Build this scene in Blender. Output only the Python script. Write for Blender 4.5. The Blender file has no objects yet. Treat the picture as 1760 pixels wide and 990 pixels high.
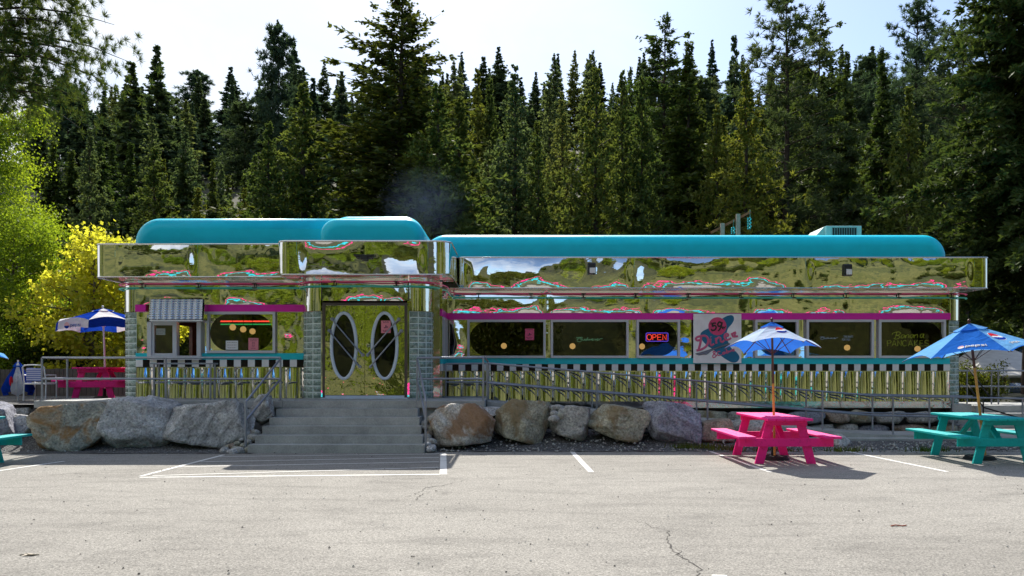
import bpy, math, random
import numpy as np
from mathutils import Vector, Matrix, noise

# ------------------------------------------------------------------ camera, world, sun, exposure
SC = 0.872                 # the plan below is drawn in its own unit; everything is scaled by this at the end
F = 1400.0; CX = 880.0; HY = 632.0; CAMH = 1.8
scene = bpy.context.scene
col = scene.collection
cam_d = bpy.data.cameras.new("camera"); cam = bpy.data.objects.new("camera", cam_d); col.objects.link(cam)
cam_d.sensor_width = 36; cam_d.lens = F/1760*36
cam_d.shift_y = (HY-495)/1760.0
cam_d.clip_start = 0.1; cam_d.clip_end = 3000
cam.location = (0, 0, CAMH*SC); cam.rotation_euler = (math.radians(90), 0, 0)
scene.camera = cam

SUN_EL = math.radians(46); SUN_AZ = math.radians(-4)     # azimuth from +Y towards +X
sun_d = bpy.data.lights.new("sun", 'SUN'); sun = bpy.data.objects.new("sun", sun_d); col.objects.link(sun)
sun_d.energy = 5.0; sun_d.angle = math.radians(0.5); sun_d.color = (1.0, 0.95, 0.86)
sdir = Vector((math.sin(SUN_AZ)*math.cos(SUN_EL), math.cos(SUN_AZ)*math.cos(SUN_EL), math.sin(SUN_EL)))
sun.rotation_euler = (-sdir).to_track_quat('-Z', 'Y').to_euler(); sun.location = (0, 60, 80)

world = bpy.data.worlds.new("World"); scene.world = world; world.use_nodes = True
wn = world.node_tree.nodes; wl = world.node_tree.links; wn.clear()
w_out = wn.new('ShaderNodeOutputWorld'); w_bg = wn.new('ShaderNodeBackground'); w_bg.inputs['Strength'].default_value = 0.125
sky = wn.new('ShaderNodeTexSky'); sky.sky_type = 'NISHITA'; sky.sun_disc = False
sky.sun_elevation = SUN_EL; sky.sun_rotation = SUN_AZ; sky.altitude = 500; sky.air_density = 0.85; sky.dust_density = 1.0; sky.ozone_density = 1.5
tc = wn.new('ShaderNodeTexCoord'); mp = wn.new('ShaderNodeMapping'); mp.inputs['Scale'].default_value = (1.6, 1.6, 2.6)
mp.inputs['Rotation'].default_value = (0.3, 0.5, 0.2)
ns = wn.new('ShaderNodeTexNoise'); ns.inputs['Scale'].default_value = 2.0; ns.inputs['Detail'].default_value = 7; ns.inputs['Roughness'].default_value = 0.6
ns.inputs['Distortion'].default_value = 0.8
sep = wn.new('ShaderNodeSeparateXYZ')
m1 = wn.new('ShaderNodeMath'); m1.operation = 'MULTIPLY_ADD'; m1.inputs[1].default_value = -0.62; m1.inputs[2].default_value = -0.08
m2 = wn.new('ShaderNodeMath'); m2.operation = 'ADD'
rp = wn.new('ShaderNodeValToRGB'); rp.color_ramp.elements[0].position = 0.36; rp.color_ramp.elements[1].position = 0.78
rp.color_ramp.elements[0].color = (0, 0, 0, 1); rp.color_ramp.elements[1].color = (1, 1, 1, 1)
mx = wn.new('ShaderNodeMix'); mx.data_type = 'RGBA'; mx.inputs['B'].default_value = (5.3, 5.5, 5.8, 1)
wl.new(tc.outputs['Generated'], mp.inputs['Vector']); wl.new(mp.outputs['Vector'], ns.inputs['Vector'])
wl.new(tc.outputs['Generated'], sep.inputs[0]); wl.new(sep.outputs['X'], m1.inputs[0]); wl.new(m1.outputs[0], m2.inputs[0]); wl.new(ns.outputs['Fac'], m2.inputs[1])
wl.new(m2.outputs[0], rp.inputs['Fac']); wl.new(rp.outputs['Color'], mx.inputs['Factor']); wl.new(sky.outputs['Color'], mx.inputs['A'])
wl.new(mx.outputs['Result'], w_bg.inputs['Color']); wl.new(w_bg.outputs[0], w_out.inputs['Surface'])

vs = scene.view_settings; vs.view_transform = 'Standard'; vs.look = 'None'; vs.gamma = 1.0; vs.use_curve_mapping = False
vs.exposure = 0.70
scene.render.engine = 'CYCLES'
scene.cycles.max_bounces = 8; scene.cycles.transparent_max_bounces = 12; scene.cycles.glossy_bounces = 5
scene.cycles.caustics_reflective = False; scene.cycles.caustics_refractive = False
scene.cycles.sample_clamp_indirect = 6
scene.cycles.use_denoising = True
scene.cycles.volume_step_rate = 2

# ------------------------------------------------------------------ helpers
def X(px, Y): return (px-CX)*Y/F
def Z(py, Y): return CAMH+(HY-py)*Y/F
def P(px, py, Y): return Vector((X(px, Y), Y, Z(py, Y)))
def G(px, py, z=0.0):                 # a point of the photograph that lies on the plane of height z
    Y = (CAMH-z)*F/(py-HY); return Vector((X(px, Y), Y, z))

class MB:
    """collects geometry of ONE mesh"""
    def __init__(s): s.v = []; s.f = []; s.mi = []; s.sm = []
    def add(s, vs_, fs, mi=0, sm=False):
        o = len(s.v); s.v.extend([tuple(p) for p in vs_])
        for f in fs:
            s.f.append(tuple(i+o for i in f)); s.mi.append(mi); s.sm.append(sm)
    def box(s, x0, x1, y0, y1, z0, z1, mi=0):
        v = [(x, y, z) for x in (x0, x1) for y in (y0, y1) for z in (z0, z1)]
        s.add(v, [(0, 1, 3, 2), (4, 6, 7, 5), (0, 4, 5, 1), (2, 3, 7, 6), (0, 2, 6, 4), (1, 5, 7, 3)], mi)
    def beam(s, a, b, w, h, up=(0, 0, 1), mi=0):
        a = Vector(a); b = Vector(b); d = (b-a).normalized(); u = Vector(up); r = d.cross(u).normalized(); u = r.cross(d).normalized()
        v = []
        for p in (a, b):
            for (i, j) in ((-1, -1), (1, -1), (1, 1), (-1, 1)): v.append(p+r*(i*w/2)+u*(j*h/2))
        s.add(v, [(0, 3, 2, 1), (4, 5, 6, 7), (0, 1, 5, 4), (1, 2, 6, 5), (2, 3, 7, 6), (3, 0, 4, 7)], mi)
    def tube(s, pts, r, n=10, mi=0, closed=False, flat=None, r2=None, cap=True):
        """pts: centre line; r radius (or list); flat=(normal, k): squash the section along normal by k"""
        pts = [Vector(p) for p in pts]; N = len(pts)
        rs = r if isinstance(r, (list, tuple)) else [r]*N
        if r2 is not None: rs = [r+(r2-r)*i/(N-1) for i in range(N)]
        v = []; prev = None
        for i, p in enumerate(pts):
            if closed: t = pts[(i+1) % N]-pts[i-1]
            else: t = pts[min(i+1, N-1)]-pts[max(i-1, 0)]
            if t.length < 1e-9: t = Vector((0, 0, 1))
            t.normalize()
            if prev is None:
                a = Vector((0, 0, 1)) if abs(t.z) < .9 else Vector((1, 0, 0))
                u = t.cross(a).normalized()
            else:
                u = (prev-t*prev.dot(t))
                u = u.normalized() if u.length > 1e-6 else t.orthogonal().normalized()
            prev = u; w = t.cross(u)
            for k in range(n):
                an = 2*math.pi*k/n; o = (u*math.cos(an)+w*math.sin(an))*rs[i]
                if flat: nn = Vector(flat[0]); o = o-nn*o.dot(nn)*(1-flat[1])
                v.append(p+o)
        f = []
        for i in range(N if closed else N-1):
            j = (i+1) % N
            for k in range(n):
                f.append((i*n+k, i*n+(k+1) % n, j*n+(k+1) % n, j*n+k))
        s.add(v, f, mi, True)
        if not closed and cap:
            s.add(v[:n], [tuple(range(n))[::-1]], mi); s.add(v[-n:], [tuple(range(n))], mi)
    def cyl(s, a, b, r, n=16, mi=0, r2=None): s.tube([a, b], r, n, mi, r2=r2)
    def prism(s, poly, ax, a0, a1, mi=0, sm=False):
        """poly: 2D points; ax: axis of extrusion: 'x' (poly=(y,z)), 'y' (x,z), 'z' (x,y)"""
        def mk(p, a):
            return {'x': (a, p[0], p[1]), 'y': (p[0], a, p[1]), 'z': (p[0], p[1], a)}[ax]
        n = len(poly); v = [mk(p, a0) for p in poly]+[mk(p, a1) for p in poly]
        s.add(v, [tuple(range(n))[::-1], tuple(range(n, 2*n))], mi)
        s.add(v, [(i, (i+1) % n, n+(i+1) % n, n+i) for i in range(n)], mi, sm)
    def sphere(s, c, r, n=14, m=9, mi=0, sc=(1, 1, 1)):
        v = []; f = []
        for j in range(m+1):
            th = math.pi*j/m
            for k in range(n):
                ph = 2*math.pi*k/n
                v.append((c[0]+r*sc[0]*math.sin(th)*math.cos(ph), c[1]+r*sc[1]*math.sin(th)*math.sin(ph), c[2]+r*sc[2]*math.cos(th)))
        for j in range(m):
            for k in range(n): f.append((j*n+k, (j+1)*n+k, (j+1)*n+(k+1) % n, j*n+(k+1) % n))
        s.add(v, f, mi, True)
    def ribbon(s, path, z0, z1, mi=0, sm=True):
        """vertical skin along an XY path"""
        n = len(path); v = [(p[0], p[1], z0) for p in path]+[(p[0], p[1], z1) for p in path]
        s.add(v, [(i, i+1, n+i+1, n+i) for i in range(n-1)], mi, sm)
    def build(s, name, mats, parent=None, bevel=0, fix=True):
        me = bpy.data.meshes.new(name); me.from_pydata(s.v, [], s.f)
        for m in (mats if isinstance(mats, (list, tuple)) else [mats]): me.materials.append(m)
        me.polygons.foreach_set('material_index', s.mi); me.polygons.foreach_set('use_smooth', s.sm)
        me.update()
        if fix:
            import bmesh
            bm = bmesh.new(); bm.from_mesh(me); bmesh.ops.recalc_face_normals(bm, faces=bm.faces); bm.to_mesh(me); bm.free()
        o = bpy.data.objects.new(name, me); col.objects.link(o)
        if parent: o.parent = parent
        if bevel:
            b = o.modifiers.new('bevel', 'BEVEL'); b.width = bevel; b.segments = 2; b.limit_method = 'ANGLE'; b.angle_limit = math.radians(40)
        return o

def tag(o, label=None, cat=None, group=None, kind=None):
    if label: o['label'] = label
    if cat: o['category'] = cat
    if group: o['group'] = group
    if kind: o['kind'] = kind
    return o
def thing(name, label, cat, loc=(0, 0, 0), rz=0, group=None):
    o = bpy.data.objects.new(name, None); col.objects.link(o); o.location = loc; o.rotation_euler = (0, 0, rz); o.empty_display_size = .2
    return tag(o, label, cat, group)
def copy_tree(o, parent=None, kids=None):
    c = o.copy(); col.objects.link(c); c.parent = parent
    for ch in KIDS(o): copy_tree(ch, c)
    return c
def KIDS(o): return [c for c in list(col.objects) if c.parent == o]
def arc(cx, cy, r, a0, a1, n=8): return [(cx+r*math.cos(math.radians(a0+(a1-a0)*i/n)), cy+r*math.sin(math.radians(a0+(a1-a0)*i/n))) for i in range(n+1)]
def spline(pts, k=6, closed=False):
    pts = [Vector(p) for p in pts]; N = len(pts); out = []
    rng = range(N if closed else N-1)
    for i in rng:
        p0 = pts[(i-1) % N] if closed or i > 0 else pts[0]; p1 = pts[i]; p2 = pts[(i+1) % N]
        p3 = pts[(i+2) % N] if closed or i+2 < N else pts[-1]
        for j in range(k):
            t = j/k
            out.append(.5*((2*p1)+(p2-p0)*t+(2*p0-5*p1+4*p2-p3)*t*t+(3*p1-p0-3*p2+p3)*t**3))
    if not closed: out.append(pts[-1])
    return out

# ------------------------------------------------------------------ materials
def new_mat(name):
    m = bpy.data.materials.new(name); m.use_nodes = True; nt = m.node_tree
    return m, nt.nodes, nt.links, nt.nodes['Principled BSDF']
def noise_node(n, l, scale, detail=4, rough=.55, dist=0, coord='Object', vec=None, sc=None):
    t = n.new('ShaderNodeTexNoise'); t.inputs['Scale'].default_value = scale; t.inputs['Detail'].default_value = detail
    t.inputs['Roughness'].default_value = rough; t.inputs['Distortion'].default_value = dist
    if vec is None:
        c = n.new('ShaderNodeTexCoord'); vec = c.outputs[coord]
    if sc:
        mm = n.new('ShaderNodeMapping'); mm.inputs['Scale'].default_value = sc; l.new(vec, mm.inputs['Vector']); vec = mm.outputs['Vector']
    l.new(vec, t.inputs['Vector']); return t
def ramp(n, l, src, stops):
    r = n.new('ShaderNodeValToRGB'); e = r.color_ramp.elements
    while len(e) < len(stops): e.new(.5)
    for i, (p, c) in enumerate(stops):
        e[i].position = p; e[i].color = (c[0], c[1], c[2], 1) if not isinstance(c, (int, float)) else (c, c, c, 1)
    l.new(src, r.inputs['Fac']); return r
def mix(n, l, fac, a, b, mode='MIX'):
    m = n.new('ShaderNodeMix'); m.data_type = 'RGBA'; m.blend_type = mode
    for key, val in (('Factor', fac), ('A', a), ('B', b)):
        if isinstance(val, (int, float)): m.inputs[key].default_value = val if key == 'Factor' else (val, val, val, 1)
        elif isinstance(val, tuple): m.inputs[key].default_value = (val[0], val[1], val[2], 1)
        else: l.new(val, m.inputs[key])
    return m.outputs['Result']
def bump(n, l, src, strength, dist, bsdf, prev=None):
    b = n.new('ShaderNodeBump'); b.inputs['Strength'].default_value = strength; b.inputs['Distance'].default_value = dist
    l.new(src, b.inputs['Height'])
    if prev is not None: l.new(prev.outputs['Normal'], b.inputs['Normal'])
    l.new(b.outputs['Normal'], bsdf.inputs['Normal']); return b
def paint(name, c, rough=.45, spec=.5, var=.12, bstr=.15, bscale=30, metal=0, wear=None):
    m, n, l, b = new_mat(name)
    t = noise_node(n, l, 3.0, 6, .6)
    dark = tuple(x*(1-var) for x in c); lite = tuple(min(1, x*(1+var)) for x in c)
    r = ramp(n, l, t.outputs['Fac'], [(.3, dark), (.7, lite)])
    out = r.outputs['Color']
    if wear:
        t2 = noise_node(n, l, 14, 6, .7); r2 = ramp(n, l, t2.outputs['Fac'], [(.62, 0.0), (.72, 1.0)])
        out = mix(n, l, r2.outputs['Color'], out, wear)
    l.new(out, b.inputs['Base Color']); b.inputs['Roughness'].default_value = rough; b.inputs['Metallic'].default_value = metal
    b.inputs['Specular IOR Level'].default_value = spec
    t3 = noise_node(n, l, bscale, 4, .6); bump(n, l, t3.outputs['Fac'], bstr, .01, b)
    rr = ramp(n, l, t3.outputs['Fac'], [(.3, rough*.85), (.7, min(1, rough*1.15))]); l.new(rr.outputs['Color'], b.inputs['Roughness'])
    return m
def chrome(name, scale=.9, dist=.05, sc=(1, 1, 1), col_=(.80, .80, .78), rough=.02, scale2=4, dist2=.004):
    m, n, l, b = new_mat(name)
    b.inputs['Metallic'].default_value = 1; b.inputs['Roughness'].default_value = rough
    t0 = noise_node(n, l, 1.3, 5, .6); r0 = ramp(n, l, t0.outputs['Fac'], [(.3, tuple(c*.9 for c in col_)), (.7, col_)])
    l.new(r0.outputs['Color'], b.inputs['Base Color'])
    t = noise_node(n, l, scale, 1.5, .45, .6, sc=sc); b1 = bump(n, l, t.outputs['Fac'], 1, dist, b)
    t2 = noise_node(n, l, scale2, 2, .5, .3, sc=sc); bump(n, l, t2.outputs['Fac'], 1, dist2, b, b1)
    return m
def emit(name, c, s, base=(.05, .05, .05)):
    m, n, l, b = new_mat(name); b.inputs['Base Color'].default_value = (*base, 1)
    b.inputs['Emission Color'].default_value = (*c, 1); b.inputs['Emission Strength'].default_value = s; b.inputs['Roughness'].default_value = .3
    return m

M = {}
M['chrome'] = chrome('mirror_polished_steel', .9, .010, sc=(.6, 1, 1.8), scale2=5, dist2=.0014)
M['chrome_upper'] = chrome('mirror_polished_steel_band', .9, .010, sc=(.6, 1, 1.8), scale2=5, dist2=.0014)
M['chrome_door'] = chrome('mirror_polished_door', 1.6, .014, scale2=7, dist2=.0032, col_=(.82, .78, .62))
M['chrome_flute'] = chrome('fluted_polished_steel', 9, .0016, sc=(1, 1, .03), scale2=30, dist2=.0006)
M['chrome_strip'] = chrome('joint_polished_steel', 1, .002, scale2=8, dist2=.0006, col_=(.92, .90, .86), rough=.06)
M['chrome_plain'] = chrome('polished_trim', 1, .008, scale2=6, dist2=.001)
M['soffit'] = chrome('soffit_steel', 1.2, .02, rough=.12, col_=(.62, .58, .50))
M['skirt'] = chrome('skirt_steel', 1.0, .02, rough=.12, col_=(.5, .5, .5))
M['roof'] = paint('turquoise_roof_paint', (.008, .70, .90), .34, .3, .05, .015, 6)
M['magenta'] = paint('magenta_band_paint', (.76, .010, .42), .35, .5, .05, .05)
M['teal'] = paint('teal_band_paint', (.0, .52, .62), .35, .5, .05, .05)
M['white_sq'] = paint('white_checker_enamel', (.74, .74, .76), .3, .5, .04, .03)
M['black_sq'] = paint('black_checker_enamel', (.008, .008, .009), .15, .25, .1, .02)
M['white_strip'] = paint('white_joint_enamel', (.86, .86, .84), .3, .5, .03, .02)
M['alu'] = paint('white_aluminium_frame', (.56, .57, .62), .35, .5, .05, .05)
M['dark_alu'] = paint('bronze_door_frame', (.09, .075, .07), .35, .5, .1, .05, metal=.6)
M['oval_frame'] = paint('pale_blue_grey_enamel', (.56, .64, .74), .3, .5, .04, .03)
M['rail'] = paint('galvanised_rail', (.27, .29, .34), .32, .5, .2, .15, 40, metal=.6)
M['pink'] = paint('pink_table_paint', (.88, .015, .23), .5, .4, .14, .35, 25, wear=None)
def wood_paint(name, c):
    m, n, l, b = new_mat(name)
    t = noise_node(n, l, 1.0, 7, .7, .3, sc=(16, 1.6, 16)); r = ramp(n, l, t.outputs['Fac'], [(.28, tuple(x*.62 for x in c)), (.45, c), (.62, c), (.78, tuple(min(1, x*1.1+.03) for x in c))])
    t2 = noise_node(n, l, 5, 7, .75, .6, sc=(1, .5, 1)); r2 = ramp(n, l, t2.outputs['Fac'], [(.66, 0.0), (.71, .55)])
    l.new(mix(n, l, r2.outputs['Color'], r.outputs['Color'], tuple(x*.55+.10 for x in c)), b.inputs['Base Color'])
    b.inputs['Roughness'].default_value = .55; b.inputs['Specular IOR Level'].default_value = .35; bump(n, l, t.outputs['Fac'], .7, .012, b); return m
M['pink'] = wood_paint('pink_table_paint', (.88, .015, .25))
M['teal_wood'] = wood_paint('teal_table_paint', (.0, .40, .39))
M['black'] = paint('black_metal', (.012, .012, .013), .4, .5, .2, .1)
M['white'] = paint('white_paint', (.78, .78, .78), .5, .5, .05, .1)
M['wood_pole'] = paint('varnished_wood', (.62, .27, .05), .4, .5, .3, .1, 50)
M['wood_dark'] = paint('dark_brown_wood', (.09, .025, .012), .45, .5, .3, .1, 50)
M['grey_wood'] = paint('weathered_fence_wood', (.13, .11, .10), .8, .3, .35, .3, 20)
M['int_wall'] = paint('interior_wall', (.16, .13, .10), .7, .3, .2, .05)
M['int_red'] = paint('red_vinyl', (.35, .02, .02), .3, .5, .1, .05)
M['rubber'] = paint('dark_rubber', (.02, .02, .02), .8, .3, .2, .1)
M['neon_pink'] = emit('pink_neon_tube', (1.0, .06, .22), .06, (.55, .10, .25))
M['neon_green'] = emit('green_neon_tube', (.05, .9, .75), .05, (.08, .42, .33))
M['neon_red_lit'] = emit('red_neon_lit', (1, .06, .04), 5)
M['neon_blue_lit'] = emit('blue_neon_lit', (.16, .08, 1), 2.6)
M['neon_green_lit'] = emit('green_neon_lit', (.05, 1, .3), 1.2)
M['neon_yellow'] = emit('olive_neon_lit', (.62, .72, .08), .42)
M['neon_mint'] = emit('mint_neon_lit', (.35, .9, .6), .55)
M['neon_paleblue'] = emit('pale_blue_neon', (.35, .5, 1), .6)
M['globe'] = emit('warm_globe', (1, .55, .22), 1.7)
M['lamp_glass'] = emit('lamp_lens', (.8, .8, .8), .0, (.7, .7, .7))

def mk_concrete():
    m, n, l, b = new_mat('concrete')
    t = noise_node(n, l, 1.2, 8, .65); r = ramp(n, l, t.outputs['Fac'], [(.3, (.27, .275, .265)), (.55, (.42, .425, .41)), (.75, (.54, .54, .52))])
    t2 = noise_node(n, l, 40, 4, .6); r2 = ramp(n, l, t2.outputs['Fac'], [(.3, .8), (.7, 1.1)])
    t4 = noise_node(n, l, 2.2, 6, .7, sc=(1, 1, .25)); r4 = ramp(n, l, t4.outputs['Fac'], [(.62, 1.0), (.78, .62)])
    c1 = mix(n, l, 1.0, r.outputs['Color'], r2.outputs['Color'], 'MULTIPLY')
    l.new(mix(n, l, 1.0, c1, r4.outputs['Color'], 'MULTIPLY'), b.inputs['Base Color'])
    b.inputs['Roughness'].default_value = .85; bump(n, l, t2.outputs['Fac'], .4, .01, b); return m
M['concrete'] = mk_concrete()
def mk_asphalt():
    m, n, l, b = new_mat('old_asphalt')
    big = noise_node(n, l, .22, 6, .6, .4); rb = ramp(n, l, big.outputs['Fac'], [(.3, (.215, .203, .182)), (.7, (.29, .275, .248))])
    mid = noise_node(n, l, 2.3, 6, .7, .5, sc=(.35, 1, 1)); rm = ramp(n, l, mid.outputs['Fac'], [(.32, .76), (.5, 1.0), (.75, 1.1)])
    v = n.new('ShaderNodeTexVoronoi'); v.inputs['Scale'].default_value = 75
    c = n.new('ShaderNodeTexCoord'); l.new(c.outputs['Object'], v.inputs['Vector'])
    rv = ramp(n, l, v.outputs['Color'], [(.0, .45), (.22, .72), (.6, 1.05), (1.0, 1.45)])
    fine = noise_node(n, l, 38, 5, .75); rf = ramp(n, l, fine.outputs['Fac'], [(.3, .62), (.5, 1.0), (.7, 1.28)])
    st = noise_node(n, l, .8, 7, .75, 1.0); rs = ramp(n, l, st.outputs['Fac'], [(.60, 1.0), (.72, .86)])
    o = mix(n, l, 1.0, rb.outputs['Color'], rm.outputs['Color'], 'MULTIPLY')
    o = mix(n, l, 1.0, o, rv.outputs['Color'], 'MULTIPLY'); o = mix(n, l, 1.0, o, rf.outputs['Color'], 'MULTIPLY'); o = mix(n, l, 1.0, o, rs.outputs['Color'], 'MULTIPLY')
    l.new(o, b.inputs['Base Color']); b.inputs['Roughness'].default_value = .9; b.inputs['Specular IOR Level'].default_value = .3
    bb = bump(n, l, v.outputs['Distance'], .5, .006, b); bump(n, l, fine.outputs['Fac'], .6, .008, b, bb); return m
M['asphalt'] = mk_asphalt()
def mk_roadpaint():
    m, n, l, b = new_mat('worn_road_paint')
    t = noise_node(n, l, 30, 6, .7); t2 = noise_node(n, l, 3, 6, .7)
    mm = mix(n, l, .5, t.outputs['Color'], t2.outputs['Color'])
    r = ramp(n, l, mm, [(.38, (.30, .29, .27)), (.50, (.70, .69, .65))])
    l.new(r.outputs['Color'], b.inputs['Base Color']); b.inputs['Roughness'].default_value = .75; bump(n, l, t.outputs['Fac'], .4, .004, b); return m
M['roadpaint'] = mk_roadpaint()
M['crack'] = paint('tar_crack', (.07, .065, .06), .9, .2, .3, .3)
def mk_gravel():
    m, n, l, b = new_mat('crushed_gravel')
    v = n.new('ShaderNodeTexVoronoi'); v.inputs['Scale'].default_value = 26
    c = n.new('ShaderNodeTexCoord'); l.new(c.outputs['Object'], v.inputs['Vector'])
    r = ramp(n, l, v.outputs['Color'], [(.0, (.10, .10, .10)), (.5, (.24, .235, .23)), (1, (.42, .41, .40))])
    big = noise_node(n, l, 1.3, 6, .6); rb = ramp(n, l, big.outputs['Fac'], [(.35, .65), (.6, 1.0)])
    rd = ramp(n, l, v.outputs['Distance'], [(.25, 1.0), (.6, .35)])
    o = mix(n, l, 1.0, r.outputs['Color'], rb.outputs['Color'], 'MULTIPLY'); o = mix(n, l, 1.0, o, rd.outputs['Color'], 'MULTIPLY')
    l.new(o, b.inputs['Base Color']); b.inputs['Roughness'].default_value = .95
    bump(n, l, rd.outputs['Color'], 1, .03, b); return m
M['gravel'] = mk_gravel()
def mk_terrain():
    m, n, l, b = new_mat('terrain_soil_and_grass')
    c = n.new('ShaderNodeTexCoord'); s = n.new('ShaderNodeSeparateXYZ'); l.new(c.outputs['Object'], s.inputs[0])
    t = noise_node(n, l, .12, 8, .65); t2 = noise_node(n, l, 1.2, 6, .7)
    rf = ramp(n, l, t2.outputs['Fac'], [(.3, (.018, .022, .010)), (.7, (.06, .06, .03))])
    rg = ramp(n, l, t.outputs['Fac'], [(.34, (.012, .018, .005)), (.44, (.036, .046, .010)), (.52, (.066, .074, .014)), (.58, (.10, .098, .026)), (.63, (.05, .062, .010)), (.72, (.018, .026, .006))])
    rg2 = ramp(n, l, t2.outputs['Fac'], [(.3, .45), (.6, 1.1)])
    g = mix(n, l, 1.0, rg.outputs['Color'], rg2.outputs['Color'], 'MULTIPLY')
    r = ramp(n, l, s.outputs['Y'], [(0, 1.0), (.001, 0.0)])
    l.new(mix(n, l, r.outputs['Color'], rf.outputs['Color'], g), b.inputs['Base Color'])
    b.inputs['Roughness'].default_value = .95; bump(n, l, t2.outputs['Fac'], .6, .1, b); return m
M['terrain'] = mk_terrain()
def mk_rock(name, a, b_, stain=None, sc=(1, 1, 3), vein=.5, seed=0):
    m, n, l, b = new_mat(name)
    c = n.new('ShaderNodeTexCoord'); mp_ = n.new('ShaderNodeMapping'); mp_.inputs['Rotation'].default_value = (.3+seed, .5, .2+seed*2); mp_.inputs['Location'].default_value = (seed*3, seed, 0)
    l.new(c.outputs['Object'], mp_.inputs['Vector'])
    t = noise_node(n, l, 1.6, 9, .68, .8, vec=mp_.outputs['Vector'], sc=sc); a = tuple(x*y for x, y in zip(a, (1.35, 1.32, 1.25))); b_ = tuple(min(.85, x*y) for x, y in zip(b_, (1.5, 1.46, 1.38))); r = ramp(n, l, t.outputs['Fac'], [(.32, a), (.52, tuple((p+q)/2 for p, q in zip(a, b_))), (.68, b_)])
    t2 = noise_node(n, l, 22, 6, .75); r2 = ramp(n, l, t2.outputs['Fac'], [(.34, .45), (.5, 1.05), (.66, 1.6)])
    o = mix(n, l, 1.0, r.outputs['Color'], r2.outputs['Color'], 'MULTIPLY')
    t3 = noise_node(n, l, 3.2, 6, .6, 1.5, vec=mp_.outputs['Vector']); r3 = ramp(n, l, t3.outputs['Fac'], [(.485, 0.0), (.5, vein), (.515, 0.0)])
    o = mix(n, l, r3.outputs['Color'], o, (.62, .62, .62))
    if stain:
        t4 = noise_node(n, l, 1.3, 5, .6, .6, vec=mp_.outputs['Vector']); r4 = ramp(n, l, t4.outputs['Fac'], [(.48, 0.0), (.58, .85)]); o = mix(n, l, r4.outputs['Color'], o, stain)
    l.new(o, b.inputs['Base Color']); b.inputs['Roughness'].default_value = .9
    bb = bump(n, l, t.outputs['Fac'], 1, .16, b); bump(n, l, t2.outputs['Fac'], 1, .04, b, bb); return m
M['rock_white'] = mk_rock('pale_granite', (0.270, 0.270, 0.284), (0.648, 0.634, 0.621), None, (1, 1, 1.4), .3, 1)
M['rock_orange'] = mk_rock('ochre_stained_gneiss', (0.176, 0.189, 0.176), (0.459, 0.446, 0.392), (0.405, 0.203, 0.054), (1, 1, 2.5), .3, 2)
M['rock_grey'] = mk_rock('grey_granite', (0.176, 0.182, 0.189), (0.446, 0.446, 0.432), None, (1, 1, 2), .6, 3)
M['rock_blue'] = mk_rock('bluish_slate_rock', (0.121, 0.128, 0.176), (0.324, 0.338, 0.419), None, (1, 1, 2.4), .5, 4)
M['rock_banded'] = mk_rock('banded_gneiss', (0.203, 0.203, 0.209), (0.621, 0.621, 0.608), None, (.7, 1, 6), .3, 5)
M['rock_rusty'] = mk_rock('rust_streaked_quartz', (0.378, 0.324, 0.243), (0.850, 0.850, 0.850), (0.351, 0.176, 0.068), (4, 1, 1), .4, 6)
M['rock_olive'] = mk_rock('olive_grey_rock', (0.189, 0.196, 0.162), (0.459, 0.446, 0.365), (0.297, 0.216, 0.108), (1, 1, 1.5), .5, 7)
M['rock_brown'] = mk_rock('brown_field_rock', (0.135, 0.101, 0.081), (0.365, 0.297, 0.243), None, (1, 1, 1.4), .4, 8)

def foliage(name, c1, c2, trans=.5, rough=.5, tint=(1.15, 1.1, .62)):
    m = bpy.data.materials.new(name); m.use_nodes = True; n = m.node_tree.nodes; l = m.node_tree.links; n.clear()
    out = n.new('ShaderNodeOutputMaterial'); g = n.new('ShaderNodeNewGeometry'); oi = n.new('ShaderNodeObjectInfo')
    t = noise_node(n, l, .7, 3, .6)
    a = n.new('ShaderNodeMath'); a.operation = 'MULTIPLY_ADD'; a.inputs[1].default_value = .55; l.new(g.outputs['Random Per Island'], a.inputs[0])
    mm = n.new('ShaderNodeMath'); mm.operation = 'MULTIPLY'; mm.inputs[1].default_value = .55; l.new(t.outputs['Fac'], mm.inputs[0]); l.new(mm.outputs[0], a.inputs[2])
    r = ramp(n, l, a.outputs[0], [(.15, c1), (.85, c2)])
    r2 = ramp(n, l, oi.outputs['Random'], [(0, (.75, .85, .95)), (.5, (1, 1, 1)), (1, (1.3, 1.12, .8))])
    o = mix(n, l, 1.0, r.outputs['Color'], r2.outputs['Color'], 'MULTIPLY')
    d = n.new('ShaderNodeBsdfDiffuse'); tr = n.new('ShaderNodeBsdfTranslucent'); gl = n.new('ShaderNodeBsdfGlossy'); gl.inputs['Roughness'].default_value = rough
    gl.inputs['Color'].default_value = (.6, .6, .6, 1)
    l.new(o, d.inputs['Color'])
    tcn = mix(n, l, 1.0, o, tint, 'MULTIPLY'); l.new(tcn, tr.inputs['Color'])
    m1_ = n.new('ShaderNodeMixShader'); m1_.inputs[0].default_value = trans; l.new(d.outputs[0], m1_.inputs[1]); l.new(tr.outputs[0], m1_.inputs[2])
    m2_ = n.new('ShaderNodeMixShader'); m2_.inputs[0].default_value = .025; l.new(m1_.outputs[0], m2_.inputs[1]); l.new(gl.outputs[0], m2_.inputs[2])
    l.new(m2_.outputs[0], out.inputs['Surface']); return m
M['fir'] = foliage('fir_needles', (.03, .06, .018), (.10, .14, .035), .45)
M['pine'] = foliage('pine_needles', (.05, .085, .024), (.17, .21, .055), .45)
M['spruce'] = foliage('spruce_needles', (.025, .048, .014), (.105, .135, .033), .4)
M['silver'] = foliage('silvery_needles', (.06, .10, .045), (.20, .25, .11), .45)
M['hazefir'] = foliage('haze_tinted_fir_needles', (.028, .058, .040), (.085, .135, .080), .4)  # bluish, lifted needle colour has the distance haze painted in
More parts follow.
